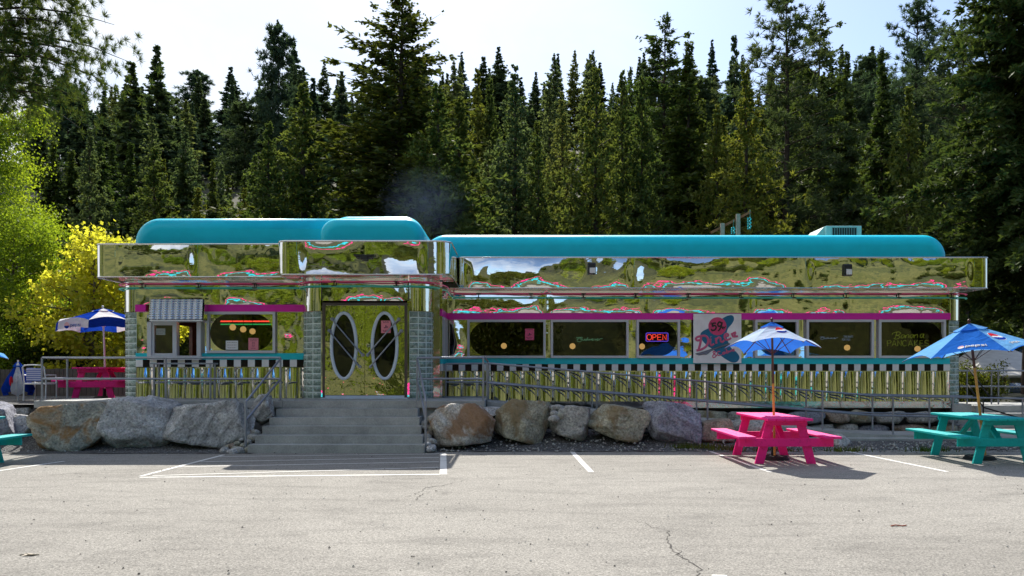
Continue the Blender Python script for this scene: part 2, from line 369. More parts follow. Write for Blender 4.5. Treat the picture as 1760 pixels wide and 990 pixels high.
M['birch'] = foliage('birch_leaves', (.12, .21, .016), (.32, .43, .045), .66, tint=(1.3, 1.15, .5))
M['maple'] = foliage('yellow_maple_leaves', (.48, .46, .04), (.80, .74, .11), .70, tint=(1.15, 1.12, .55))
M['bush'] = foliage('shrub_leaves', (.04, .07, .010), (.12, .155, .022), .5)
M['bark'] = paint('dark_bark', (.055, .042, .034), .95, .2, .4, .8, 12)
M['bark_pale'] = paint('grey_bark', (.13, .11, .095), .95, .2, .4, .8, 12)

def mk_glass(name, tint=(.5, .52, .48), base=.07):
    m = bpy.data.materials.new(name); m.use_nodes = True; n = m.node_tree.nodes; l = m.node_tree.links; n.clear()
    out = n.new('ShaderNodeOutputMaterial'); t = n.new('ShaderNodeBsdfTransparent'); t.inputs['Color'].default_value = (*tint, 1)
    g = n.new('ShaderNodeBsdfGlossy'); g.inputs['Roughness'].default_value = .01; g.inputs['Color'].default_value = (.95, .97, .93, 1)
    fr = n.new('ShaderNodeFresnel'); fr.inputs['IOR'].default_value = 1.5
    a = n.new('ShaderNodeMath'); a.operation = 'ADD'; a.inputs[1].default_value = base; a.use_clamp = True; l.new(fr.outputs[0], a.inputs[0])
    tt = noise_node(n, l, 1.2, 2, .5); bb = n.new('ShaderNodeBump'); bb.inputs['Distance'].default_value = .01; l.new(tt.outputs['Fac'], bb.inputs['Height']); l.new(bb.outputs[0], g.inputs['Normal'])
    mx_ = n.new('ShaderNodeMixShader'); l.new(a.outputs[0], mx_.inputs[0]); l.new(t.outputs[0], mx_.inputs[1]); l.new(g.outputs[0], mx_.inputs[2]); l.new(mx_.outputs[0], out.inputs['Surface'])
    return m
M['glass'] = mk_glass('window_glass', (.42, .44, .40), .02)
M['glass_clear'] = mk_glass('clear_glass', (.75, .8, .75), .03)
def mk_block():
    m, n, l, b = new_mat('green_glass_block')
    t = noise_node(n, l, 9, 5, .7, 1.2); r = ramp(n, l, t.outputs['Fac'], [(.3, (.05, .09, .08)), (.5, (.20, .29, .25)), (.72, (.55, .66, .58))])
    l.new(r.outputs['Color'], b.inputs['Base Color']); b.inputs['Roughness'].default_value = .08; b.inputs['Specular IOR Level'].default_value = .8
    t2 = noise_node(n, l, 16, 3, .6, 1.0); bump(n, l, t2.outputs['Fac'], 1, .02, b); return m
M['block'] = mk_block()
M['mortar'] = paint('pale_mortar', (.66, .76, .74), .6, .4, .08, .1)
# ------------------------------------------------------------------ terrain and ground (structure)
def sstep(a, b, x):
    t = min(1, max(0, (x-a)/(b-a))); return t*t*(3-2*t)
def hgt(x, y):
    h = 0.0
    if y > 17:
        left = 1-sstep(-11.2, -10.6, x)
        edge_l = sstep(18.3, 19.2, y)*.93
        inner = sstep(22.2, 23.0, y)*.9
        right = sstep(24.5, 27, y)*.85
        a = sstep(12.6, 13.4, x)
        base = inner*(1-a)+right*a
        h = max(edge_l*left, base)
    if y > 58:
        s = (.385)*(1-.09*sstep(10, 75, -x)-.03*sstep(30, 90, x))
        d = min(y, 205)-58
        h += s*d*sstep(0, 25, d)+1.6*noise.noise((x*.03, y*.03, 0))*sstep(0, 25, d)
    if y < -16:
        d = -16-y
        gap = .20+.80*sstep(10, 40, abs(x+9))
        h += .62*min(d, 150)*sstep(0, 12, d)*gap+1.5*noise.noise((x*.04, y*.04, 3))*sstep(0, 12, d)
    return h
xs = sorted(set([-600, -400, -280, -220]+list(range(-180, 181, 8))+[x*.5 for x in range(-60, 61)]+[220, 280, 400, 600]))
ys = sorted(set([-500, -300, -200]+list(range(-186, 16, 6))+[16, 16.8]+[17+x*.25 for x in range(0, 48)]+list(range(30, 240, 6))+[260, 330, 450, 700]))
mb = MB(); nx = len(xs)
mb.v = [(x, y, hgt(x, y)-.012) for y in ys for x in xs]
for j in range(len(ys)-1):
    for i in range(nx-1): mb.f.append((j*nx+i, j*nx+i+1, (j+1)*nx+i+1, (j+1)*nx+i)); mb.mi.append(0); mb.sm.append(True)
tag(mb.build('terrain', M['terrain'], fix=False), kind='structure')
mb = MB(); mb.add([(-45, 3.2, 0), (45, 3.2, 0), (45, 18.1, 0), (-45, 18.1, 0)], [(0, 1, 2, 3)]); tag(mb.build('parking_lot', M['asphalt'], fix=False), kind='structure')
# painted markings, read off the photograph and laid on the ground plane
def line_on_ground(mb, a, b, w, z=.004, n=8):
    a = Vector((a[0], a[1], z)); b = Vector((b[0], b[1], z)); d = (b-a).normalized(); r = Vector((d.y, -d.x, 0))*w/2
    for i in range(n):
        p = a.lerp(b, i/n); q = a.lerp(b, (i+1)/n); mb.add([p-r, q-r, q+r, p+r], [(0, 1, 2, 3)])
def gp(px, py): g = G(px, py); return (g.x, g.y)
mb = MB()
line_on_ground(mb, gp(980, 773), gp(1016, 811.5), .101)
line_on_ground(mb, gp(1203, 770), gp(1325, 812), .085)
line_on_ground(mb, gp(1442, 773), gp(1628, 811), .085)
line_on_ground(mb, gp(110, 793), gp(-40, 815), .085)
line_on_ground(mb, gp(762, 779.5), gp(762, 815.5), .124)
line_on_ground(mb, gp(756, 815.5), gp(240, 820.8), .093)
line_on_ground(mb, gp(385, 782), gp(241, 819.0), .085, .0045)
for (a, b) in (((754, 803.5), (262, 818)), ((754, 794), (300, 803)), ((754, 786.5), (345, 794)), ((754, 780.5), (378, 785))): line_on_ground(mb, gp(*a), gp(*b), .065, .005)
line_on_ground(mb, gp(1224, 990.5), gp(1250, 991.5), .093)
line_on_ground(mb, gp(1700, 772), gp(1790, 776), .085)
tag(mb.build('parking_lines', M['roadpaint'], fix=False), kind='structure')
# cracks
mb = MB(); rnd = random.Random(4)
def crack(pts, w):
    out = []
    for i in range(len(pts)-1):
        a = Vector(gp(*pts[i])+(0,)); b = Vector(gp(*pts[i+1])+(0,)); n = max(3, int((b-a).length/.07))
        for k in range(n):
            p = a.lerp(b, k/n)+Vector((rnd.uniform(-1, 1), rnd.uniform(-1, 1), 0))*.03; out.append(p)
    out.append(Vector(gp(*pts[-1])+(0,)))
    for i in range(len(out)-1):
        a, b = out[i], out[i+1]; d = (b-a); r = Vector((d.y, -d.x, 0)); r = r.normalized() if r.length else Vector((1, 0, 0))
        wa = w*rnd.uniform(.3, 1)*min(1, .2+i/len(out)*2, .2+(len(out)-i)/len(out)*2); wb = wa*rnd.uniform(.7, 1.1)
        z = Vector((0, 0, .003)); mb.add([a-r*wa+z, b-r*wb+z, b+r*wb+z, a+r*wa+z], [(0, 1, 2, 3)])
crack([(1090, 893), (1122, 906), (1148, 913), (1145, 930), (1152, 942), (1178, 962), (1202, 975), (1200, 990), (1212, 1010)], .012)
crack([(1152, 942), (1166, 946), (1172, 958), (1178, 962)], .006)
crack([(675, 860), (712, 850), (735, 838), (765, 834), (800, 826)], .009)
crack([(712, 862), (722, 852), (740, 845)], .012)
crack([(0, 824), (60, 820), (120, 814), (210, 812), (300, 806)], .010)
crack([(1520, 905), (1545, 905)], .009)
crack([(1040, 850), (1110, 852), (1150, 853)], .008)
crack([(640, 824), (700, 823), (760, 822)], .008)
tag(mb.build('asphalt_cracks', M['crack'], fix=False), kind='structure')
# grit, twigs and leaves lying on the asphalt
mb = MB(); rg_ = random.Random(14)
for i in range(420):
    px, py = rg_.uniform(-40, 1800), 800+rg_.random()**1.5*190; g = G(px, py); r = rg_.uniform(.006, .016)
    if i % 3 == 0: g = Vector((rg_.uniform(-14, 14), 17.6-abs(rg_.gauss(0, .5)), 0)); r *= 1.3
    v = [(g.x+r*p, g.y+r*q, .002+r*s_) for (p, q, s_) in ((1, 0, .3), (0, 1, .3), (-1, 0, .3), (0, -1.2, .3), (.1, 0, 1.1), (0, 0, 0))]
    mb.add(v, [(0, 1, 4), (1, 2, 4), (2, 3, 4), (3, 0, 4)], i % 2)
tag(mb.build('scattered_grit', [M['rock_grey'], M['crack']], fix=False), kind='stuff')
for (px, py, lb, cc_) in ((1545, 905, 'tiny reddish twig lying on the asphalt at right', (.35, .09, .05)), (50, 955, 'pale curled leaf on the asphalt at lower left', (.55, .48, .38))):
    g = G(px, py); mb = MB(); mb.tube([(-.09, 0, .008), (-.03, .02, .014), (.03, -.01, .01), (.09, .015, .012)], .007, 6)
    if px < 100: mb.add([(-.05, -.03, .005), (.05, -.02, .02), (.06, .03, .006), (-.04, .03, .02)], [(0, 1, 2, 3)])
    o = mb.build('twig' if px > 100 else 'fallen_leaf', paint('litter_%d' % px, cc_, .8)); o.location = g; tag(o, lb, 'twig' if px > 100 else 'leaf')
# gravel banks
def gravel_sheet(name, x0, x1, y0, y1, zf, step=.12):
    nx_ = int((x1-x0)/step); ny_ = int((y1-y0)/step); mb = MB()
    for j in range(ny_+1):
        for i in range(nx_+1):
            x = x0+(x1-x0)*i/nx_; y = y0+(y1-y0)*j/ny_
            yy = y+(.10*noise.noise((x*.9, 0, 0))+.04*noise.noise((x*4, 2, 0)))*(1-j/ny_)
            mb.v.append((x, yy, zf(x, yy)+.02*noise.noise((x*5, y*5, 0))))
    for j in range(ny_):
        for i in range(nx_):
            a = j*(nx_+1)+i; mb.f.append((a, a+1, a+nx_+2, a+nx_+1)); mb.mi.append(0); mb.sm.append(True)
    return tag(mb.build(name, M['gravel'], fix=False), kind='structure')
gravel_sheet('gravel_bank', -16, -5.45, 17.05, 19.2, lambda x, y: .012+.35*sstep(17.3, 18.8, y)+(.55*sstep(18.4, 19.2, y) if x < -10.7 else 0))
gravel_sheet('gravel_bank', -2.0, 5.5, 17.45, 19.7, lambda x, y: .012+.30*sstep(17.6, 19.2, y))
gravel_sheet('gravel_bank', 5.5, 13.5, 17.75, 19.3, lambda x, y: .012+.06*sstep(18.0, 19.2, y))
mb = MB(); mb.add([(-26, 18.9, .945), (-10.9, 18.9, .945), (-10.9, 24.6, .945), (-26, 24.6, .945)], [(0, 1, 2, 3)]); tag(mb.build('gravel_terrace', M['gravel'], fix=False), kind='structure')
# small loose stones lying on the banks: nobody could count them
mb = MB(); rnd = random.Random(9)
for i in range(1500):
    x = rnd.choice((rnd.uniform(-13, -5.6), rnd.uniform(-1.9, 5.4), rnd.uniform(5.4, 12.5))); y = rnd.uniform(17.35, 18.9)
    z = .02+(.33 if x < 5.5 else .06)*sstep(17.4, 19, y); r = rnd.uniform(.012, .04)
    a = rnd.uniform(0, 6.28); v = []
    for (p, q, s_) in ((1, 0, 0), (0, 1, 0), (-1, 0, 0), (0, -1, 0), (0, 0, .8), (0, 0, -.8)): v.append((x+r*(p*math.cos(a)-q*math.sin(a))*rnd.uniform(.7, 1.3), y+r*(p*math.sin(a)+q*math.cos(a)), z+r*s_))
    mb.add(v, [(0, 1, 4), (1, 2, 4), (2, 3, 4), (3, 0, 4), (1, 0, 5), (2, 1, 5), (3, 2, 5), (0, 3, 5)])
tag(mb.build('loose_gravel', M['rock_grey'], fix=False), kind='stuff')
# weeds at the foot of the boulders
mb = MB()
for (px, py) in ((915, 758), (980, 757), (1045, 756), (1180, 765), (1250, 768), (1330, 770), (1450, 770), (1600, 770), (1215, 765)):
    g = G(px, py, .12)
    for k in range(70):
        a = rnd.uniform(0, 6.28); x = g.x+rnd.gauss(0, .22); y = g.y+rnd.gauss(0, .08); h = rnd.uniform(.03, .10); w = .012
        mb.add([(x-w, y, .05), (x+w, y, .05), (x+math.cos(a)*.05, y+math.sin(a)*.05, .1+h)], [(0, 1, 2)])
tag(mb.build('weeds', M['bush'], fix=False), kind='stuff')

# ------------------------------------------------------------------ the diner building
YL, YE, YR = 20.4, 19.85, 22.0
bld = thing('diner_building', 'long low diner clad in mirror steel with turquoise rounded roof', 'diner', (0, YE, .9))
BO = Vector((0, YE, .9))
def B(mb, name, mats, parent=bld, bevel=0, label=None):
    if parent is bld: mb.v = [(p[0]-BO.x, p[1]-BO.y, p[2]-BO.z) for p in mb.v]
    o = mb.build(name, mats, parent, bevel)
    if label: o['label'] = label
    return o
def Bsub(mb, name, mats, par, bevel=0):
    mb.v = [(p[0]-BO.x, p[1]-BO.y, p[2]-BO.z) for p in mb.v]; return mb.build(name, mats, par, bevel)

xl0, xl1 = -9.40, -5.20            # left wing wall
xd0, xd1 = -4.65, -2.50            # door zone
xr0, xr1 = -1.78, 11.80            # right wing wall
ZL = dict(sof=3.98, mag1=3.374, mag0=3.2, win0=2.164, teal0=2.004, chk0=1.82, flu0=1.01)
ZR = {k: v-.104 for k, v in ZL.items()}; ZR['flu0'] = .895
# --- mirror walls between the windows
WL = [(X(257.5, YL), X(349, YL)), (X(357, YL), X(475, YL))]
WR = [(X(a, YR), X(b, YR)) for a, b in ((803, 938), (946, 1080), (1093, 1168), (1296, 1371), (1384, 1500), (1508, 1623))]
def sheet(path, z0, z1, seed, amp=.022, conv=1.0, name='wall_panel', mat=None, n_=.013, step=.045, nz=18):
    pts = []; 
    for i in range(len(path)-1):
        p = Vector((path[i][0], path[i][1])); q = Vector((path[i+1][0], path[i+1][1])); m = max(1, int((q-p).length/step))
        for k in range(m): pts.append(p.lerp(q, k/m))
    pts.append(Vector((path[-1][0], path[-1][1]))); N = len(pts); v = []
    for j in range(nz+1):
        t = j/nz; z = z0+(z1-z0)*t
        for i, p in enumerate(pts):
            q = pts[min(i+1, N-1)]-pts[max(i-1, 0)]; q.normalize(); nn = Vector((q.y, -q.x)); u = i/(N-1)
            e = min(1, min(u, 1-u)*N*step/.25); ev = 1
            w = amp*conv*(.90+.75*noise.noise((p.x*.8, seed*7.3, 0)))*4*t*(1-t)
            w += ev*(2.3*n_*noise.noise((p.x*.8, z*1.2, seed*3.7))+n_*noise.noise((p.x*2.3, z*3.0, seed))+n_*.30*noise.noise((p.x*6, z*6, seed+9)))
            w *= e*(3-2*e)*e; v.append((p.x+nn.x*w, p.y+nn.y*w, z))
    mb = MB(); mb.add(v, [(j*N+i, j*N+i+1, (j+1)*N+i+1, (j+1)*N+i) for j in range(nz) for i in range(N-1)], 0, True)
    return B(mb, name, mat or M['chrome'])
def wall_band(x0, x1, y, z0, z1, wins):
    xs_ = [x0]+[v for w in wins for v in w]+[x1]
    for i in range(0, len(xs_), 2):
        sheet([(xs_[i], y), (xs_[i+1], y)], z0, z1, i+x0, .015, .6)
wall_band(xl0, xl1, YL, ZL['win0'], ZL['mag0'], WL)
wall_band(xr0, xr1, YR, ZR['win0'], ZR['mag0'], WR)
# upper mirror band, in panels with hairline seams
def panels(x0, x1, y, z0, z1, n, name, mat, th=.06):
    w = (x1-x0)/n
    for i in range(n):
        sheet([(x0+i*w+.003, y-.05), (x0+(i+1)*w-.003, y-.05)], z0, z1, i+x0*1.7, .0195, 1.0, name, mat, .0055)
panels(xl0, xl1, YL, ZL['mag1']+.002, ZL['sof'], 2, 'upper_wall_panel', M['chrome_upper'])
panels(xr0, xr1, YR, ZR['mag1']+.002, ZR['sof'], 5, 'upper_wall_panel', M['chrome_upper'])
sheet([(xd0+.03, YE-.03), (xd1-.03, YE-.03)], 3.43, 3.96, 5.5, .017, 1.0, 'upper_wall_panel', M['chrome_upper'])
mb = MB(); mb.box(-1.80, -1.74, 20.3, YR-.055, ZR['mag1'], 3.94); B(mb, 'upper_wall_panel', M['chrome_upper'])
mb = MB(); mb.box(-1.97, -1.80, 20.28, 20.4, 1.04, 3.96); B(mb, 'wall_panel', M['soffit'])
# magenta and teal bands, chequer band
for (x0, x1, y, q) in ((xl0, xl1, YL, ZL), (xr0, xr1, YR, ZR)):
    if y == YL: segs = [(x0, X(253, YL)), (X(353, YL), x1)]
    else: segs = [(x0, x1)]
    for s0, s1 in segs:
        mb = MB(); mb.box(s0, s1, y-.085, y+.05, q['mag0'], q['mag1']); B(mb, 'magenta_band', M['magenta'])
    segs = [(x0, X(259, YL)), (X(347, YL), x1)] if y == YL else [(x0, x1)]
    for s0, s1 in segs:
        mb = MB(); mb.box(s0, s1, y-.06, y+.05, q['teal0'], q['win0']); B(mb, 'teal_band', M['teal'])
    mb = MB(); n = int(round((x1-x0)/.1725)); w = (x1-x0)/n
    for i in range(n): mb.box(x0+i*w, x0+(i+1)*w, y-.05, y+.05, q['chk0'], q['teal0']-.001, i % 2)
    B(mb, 'chequer_band', [M['white_sq'], M['black_sq']])
    mb = MB(); mb.box(x0, x1, y-.065, y+.04, q['chk0']-.018, q['chk0']-.001); B(mb, 'trim_strip', M['chrome_plain'])
# side wall of the entrance bay (x = -1.78), facing the right wing
sx0, sx1 = -1.80, -1.745
for nm, z0, z1, mt in (('magenta_band', ZR['mag0'], ZR['mag1']-.002, 'magenta'), ('teal_band', ZR['teal0'], ZR['win0'], 'teal'), ('fluted_panel', .95, ZR['chk0'], 'skirt')):
    mb = MB(); mb.box(sx0, sx1, 20.42, YR-.09, z0, z1); B(mb, nm, M[mt])
mb = MB(); n = 9
for i in range(n): mb.box(sx0, sx1, 20.42+i*(YR-.09-20.42)/n, 20.42+(i+1)*(YR-.09-20.42)/n, ZR['chk0']+.001, ZR['teal0']-.001, i % 2)
B(mb, 'chequer_band', [M['white_sq'], M['black_sq']])
mb = MB(); mb.box(sx0, sx1-.005, 20.42, 20.75, ZR['win0']+.001, ZR['mag0']-.001); B(mb, 'wall_panel', M['chrome'])
mb = MB(); mb.box(sx0-.02, sx0-.015, 20.7, YR, 1.0, 3.9); B(mb, 'inner_wall', M['int_wall'])
# fluted panels: convex polished staves
def flutes(x0, x1, y, z0, z1, period):
    n = int(round((x1-x0)/period)); w = (x1-x0)/n; path = []; strips = []; rnd = random.Random(int(x0*7)+3)
    for i in range(n):
        a = x0+i*w
        d = .034
        for k in range(10):
            t = k/10
            path.append((a+w*t*.86, y-d*math.sin(math.pi*t)**.7 if k else y))
        path.append((a+w*.86, y)); path.append((a+w*.875, y+.07)); path.append((a+w*.99, y+.07)); strips.append((a+w*.877, a+w*.985))
    path.append((x1, y))
    mb = MB(); mb.ribbon(path, z0, z1, 0, True); mb.v = [(p[0], p[1]+.045*(p[2]-z1), p[2]) for p in mb.v]; par = B(mb, 'fluted_panel', M['chrome_flute'])
    mb = MB()
    for (p_, q_) in strips: mb.add([(p_, y-.012, z1), (q_, y-.012, z1), (q_, y-.012+.055*(z1-z0)-.045*(z1-z0)*0, z0+.01), (p_, y-.012+.055*(z1-z0), z0+.01)], [(0, 1, 2, 3)])
    Bsub(mb, 'joint_strip', M['chrome_strip'], par)
flutes(xl0, xl1, YL-.02, ZL['flu0'], ZL['chk0']-.02, .42)
flutes(xr0+.04, xr1, YR-.02, ZR['flu0'], ZR['chk0']-.02, .415)
mb = MB(); mb.box(xr0, xr1, YR-.10, YR+.05, .72, ZR['flu0']-.002); B(mb, 'skirt_panel', M['skirt'])
mb = MB(); mb.box(xr0, xr1+.2, YR+.35, YR+.45, -.05, .70); B(mb, 'foundation_wall', M['black'])
mb = MB(); mb.box(11.9, 12.4, YR-.02, YR+.5, -.05, .82); B(mb, 'foundation_wall', M['concrete'])
# glass block columns and mirrored caps
def block_column(path, z0, z1, rows, name='glass_block_column'):
    """path: XY polyline; one block between successive nodes"""
    mb = MB(); dz = (z1-z0)/rows
    back = MB()
    back.ribbon(path, z0, z1, 0, True)
    for i in range(len(path)-1):
        a = Vector((path[i][0], path[i][1], 0)); b = Vector((path[i+1][0], path[i+1][1], 0)); d = b-a; t = d.normalized(); nrm = Vector((t.y, -t.x, 0))
        if nrm.y > .2: nrm = -nrm
        for j in range(rows):
            za = z0+j*dz+.012; zb = z0+(j+1)*dz-.012; L = d.length; g = .010
            def pt(u, z, o): p = a+t*(g+(L-2*g)*u)+nrm*o; return (p.x, p.y, z)
            K = 4; v = []
            for q in range(K+1):
                for p_ in range(K+1):
                    u = p_/K; w_ = q/K; e = min(u, 1-u, w_, 1-w_)*2; o = .004+.022*min(1, e*1.6)
                    v.append(pt(u, za+(zb-za)*w_, o))
            f = [(q*(K+1)+p_, q*(K+1)+p_+1, (q+1)*(K+1)+p_+1, (q+1)*(K+1)+p_) for q in range(K) for p_ in range(K)]
            mb.add(v, f, 0, True)
    par = B(back, name, M['mortar']); Bsub(mb, 'glass_block', M['block'], par); return par
def cap(path, z0, z1): mb = MB(); mb.ribbon(path, z0, z1, 0, True); return B(mb, 'column_cap', M['chrome_plain'])
pL = arc(-4.65, 20.40, .55, 180, 270, 4); block_column(pL, 1.05, 3.18, 14); cap(arc(-4.65, 20.40, .575, 180, 270, 14), 3.185, 3.97)
pR = arc(-2.50, 20.40, .55, 270, 360, 4); block_column(pR, 1.05, 3.18, 14); cap(arc(-2.50, 20.40, .575, 270, 360, 14), 3.185, 3.97)
pC = arc(-9.40, 20.85, .45, 180, 270, 3); block_column(pC, 1.02, 3.19, 14); cap([(-9.872, 22.4)]+arc(-9.40, 20.85, .472, 180, 270, 14), 3.2, 3.98)
pD = arc(11.80, 22.45, .45, 270, 360, 3); block_column(pD, .82, 3.07, 14); cap(arc(11.80, 22.45, .472, 270, 360, 14)+[(12.272, 25)], 3.08, 3.88)
# body behind (back and end walls, floor, ceiling)
mb = MB(); mb.box(-9.85, -9.75, 20.9, 23.9, .9, 4.7); mb.box(-9.85, -9.75, 24.85, 28, .9, 4.7); mb.box(-9.85, -9.75, 23.9, 24.85, .9, 2.05); mb.box(-9.85, -9.75, 23.9, 24.85, 3.05, 4.7); B(mb, 'end_wall', M['int_wall'])
mb = MB(); mb.box(12.15, 12.25, 22.5, 29, .9, 4.6); B(mb, 'end_wall', M['int_wall'])
mb = MB(); mb.box(-9.85, 12.25, 28, 28.1, .9, 4.7); B(mb, 'back_wall', M['int_wall'])
mb = MB(); mb.box(-9.7, 12.2, 22.15, 28, .95, 1.0); mb.box(-9.7, -1.85, 20.55, 22.15, .95, 1.0); B(mb, 'floor', M['int_wall'])
mb = MB(); mb.box(-9.7, 12.2, 22.15, 28, 3.45, 3.5); mb.box(-9.7, -1.85, 20.55, 22.15, 3.45, 3.5); B(mb, 'ceiling', M['int_wall'])
mb = MB(); mb.box(-1.9, -1.86, 22.2, 28, 1.0, 3.45); B(mb, 'inner_wall', M['int_wall'])
# --- soffits
mb = MB(); mb.box(-9.95, -5.3, 19.72, YL+.1, 3.985, 4.01); B(mb, 'soffit', M['soffit'])
mb = MB(); mb.box(-5.45, -1.45, 18.93, 20.5, 3.965, 3.99); B(mb, 'soffit', M['soffit'])
mb = MB(); mb.box(-1.75, 12.4, 21.32, YR+.5, 3.881, 3.90); B(mb, 'soffit', M['soffit'])
# --- fascias (rounded corners), with top lip
def fascia(outline, z0, z1):
    front = outline[1:-1] if len(outline) > 6 else outline; joints = []
    for jx in (X(797, 21.3), X(1090, 21.3), X(1385, 21.3), X(1675, 21.3)) if z1 < 4.7 else (() if z1 > 4.75 else ()): joints.append(jx)
    if z1 > 4.75: joints = [-9.6, -7.6]
    if 4.7 < z1 < 4.75: joints = [-5.0, -1.95]
    yf_ = min(p[1] for p in outline); cuts = [[]]; last = None
    for p in outline:
        if last is not None and abs(p[1]-yf_) < .01 and abs(last[1]-yf_) < .01:
            for jx in joints:
                if last[0] < jx < p[0]: cuts[-1].append((jx-.002, yf_)); cuts.append([(jx+.002, yf_)])
        cuts[-1].append(p); last = p
    o = None
    for k_, cpath in enumerate(cuts):
        L_ = abs(cpath[-1][0]-cpath[0][0]); big = L_ > 1.0 and all(abs(p[1]-yf_) < .35 for p in cpath)
        s_ = sheet(cpath, z0, z1, k_+z0*5, -.019 if False else .033 if big else 0.0, -1.1 if 4.7 < z1 < 4.75 else 1.0, 'fascia', M['chrome'], .0075 if big else .0004)
        o = o or s_
    mb = MB(); mb.tube([(p[0], p[1], z1+.01) for p in outline], .020, 8); Bsub(mb, 'edge_lip', M['chrome_plain'], o)
    mb = MB(); mb.tube([(p[0], p[1], z0) for p in outline], .014, 8); Bsub(mb, 'edge_lip', M['chrome_plain'], o)
fascia([(-10.13, 23)]+arc(-9.88, 19.95, .25, 180, 270, 10)+[(-5.30, 19.70)], 4.0, 4.78)
fascia([(-5.47, 19.9)]+arc(-5.22, 19.15, .25, 180, 270, 10)+arc(-1.77, 19.25, .35, 270, 360, 10)+[(-1.42, 21.6)], 3.965, 4.73)
fascia([(-1.42, 21.6)]+arc(-1.22, 21.5, .2, 180, 270, 6)+arc(12.32, 21.5, .2, 270, 360, 8)+[(12.52, 25)], 3.885, 4.675)
# hairline seams on the fascia of the right wing are real narrow joint strips
for px in ():
    mb = MB(); x = X(px, 21.3); mb.box(x-.006, x+.006, 21.292, 21.299, 3.90, 4.67); B(mb, 'joint_strip', M['dark_alu'])
for x in ():
    mb = MB(); y = 19.692 if x < -5.2 else 18.892; mb.box(x-.005, x+.005, y, y+.006, 4.0, 4.72); B(mb, 'joint_strip', M['dark_alu'])
# --- rounded turquoise roofs
def roof(x0, x1, yf, z0, z1, R, r, depth, open_l=False, open_r=False):
    """rounded box: outline in XZ with radius R, front edge rounded with radius r"""
    rings = []
    for k in range(9):
        t = k/8*math.pi/2; inset = r*(1-math.sin(t)); y = yf+r*(1-math.cos(t))
        a0 = x0 if open_l else x0+inset; a1 = x1 if open_r else x1-inset; top = z1-inset; RR = R-inset*.5
        ring = [(a0, z0)]
        ring += [(a0, z0+.02)] if open_l else []
        if open_l: ring += [(a0, top)]*13
        else: ring += [(a0+RR-RR*math.cos(math.radians(q*7.5)), top-RR+RR*math.sin(math.radians(q*7.5))) for q in range(13)]
        if not open_l: ring.insert(1, (a0, z0+.02))
        if open_r: ring += [(a1, top)]*13
        else: ring += [(a1-RR+RR*math.sin(math.radians(q*7.5)), top-RR+RR*math.cos(math.radians(q*7.5))) for q in range(13)]
        ring += [(a1, z0)]
        rings.append([(p[0], y, p[1]) for p in ring])
    rings.append([(p[0], yf+depth, p[2]) for p in rings[-1]])
    mb = MB(); n = len(rings[0]); v = [p for q in rings for p in q]; f = []
    for j in range(len(rings)-1):
        for i in range(n-1): f.append((j*n+i, j*n+i+1, (j+1)*n+i+1, (j+1)*n+i))
    f.append(tuple(range(n))[::-1]); mb.add(v, f, 0, True)
    o = B(mb, 'roof_shell', M['roof'])
    for p in o.data.polygons:
        if len(p.vertices) > 6: p.use_smooth = False
    import bmesh
    bm = bmesh.new(); bm.from_mesh(o.data); bmesh.ops.dissolve_degenerate(bm, dist=1e-5, edges=bm.edges); bmesh.ops.remove_doubles(bm, verts=bm.verts, dist=1e-5); bmesh.ops.recalc_face_normals(bm, faces=bm.faces); bm.to_mesh(o.data); bm.free()
roof(-9.47, -4.2, 20.25, 4.6, 5.555, .62, .30, 6.5, open_r=True)
roof(-4.66, -2.14, 19.6, 4.5, 5.42, .42, .22, 1.0)
roof(-4.60, -2.20, 20.2, 4.5, 5.585, .5, .25, 4)
roof(-2.42, 11.88, 22.1, 4.5, 5.44, .60, .30, 6)
# --- windows
def win_frame(mb, x0, x1, y, z0, z1, w=.062, d=.10, mi=0):
    mb.box(x0, x1, y-d, y+.03, z0, z0+w, mi); mb.box(x0, x1, y-d, y+.03, z1-w, z1, mi)
    mb.box(x0, x0+w, y-d, y+.03, z0+w, z1-w, mi); mb.box(x1-w, x1, y-d, y+.03, z0+w, z1-w, mi)
def corner_mask(x0, x1, y, z0, z1, left, right):
    out = []; zc = (z0+z1)/2; r = (z1-z0)/2; K = 12
    for side, on in ((-1, left), (1, right)):
        if not on: continue
        cx = x0+r*1.02 if side < 0 else x1-r*1.02; ex = x0 if side < 0 else x1
        for sgn in (-1, 1):
            mb = MB(); out.append(mb)
            c = (ex, zc+sgn*r); pts = [(cx+side*r*math.cos(math.radians(a)), zc+sgn*r*math.sin(math.radians(a))) for a in np.linspace(0, 90, K+1)]
            for yy, fl in ((y, 0), (y+.012, 1)):
                for i in range(K): mb.add([(c[0], yy, c[1]), (pts[i][0], yy, pts[i][1]), (pts[i+1][0], yy, pts[i+1][1])], [(0, 1, 2)])
            mb.add([(p[0], yy, p[1]) for yy in (y, y+.012) for p in pts], [(i, i+1, K+2+i, K+1+i) for i in range(K)])
    return out
def window(x0, x1, y, z0, z1, left, right):
    mb = MB(); win_frame(mb, x0, x1, y, z0, z1); w = B(mb, 'window', M['alu'])
    mb = MB(); a = .060; mb.box(x0+a, x1-a, y-.02, y-.012, z0+a, z1-a); Bsub(mb, 'pane', M['glass'], w)
    for m_ in corner_mask(x0+a, x1-a, y-.036, z0+a, z1-a, left, right): Bsub(m_, 'corner_mask', M['chrome'], w)
    return w
for i, (a, b) in enumerate(WR): window(a+.004, b-.004, YR, ZR['win0']+.002, ZR['mag0']-.002, i in (0, 3), i in (2, 5))
window(WL[1][0]+.004, WL[1][1]-.004, YL, ZL['win0']+.002, ZL['mag0']-.002, True, True)
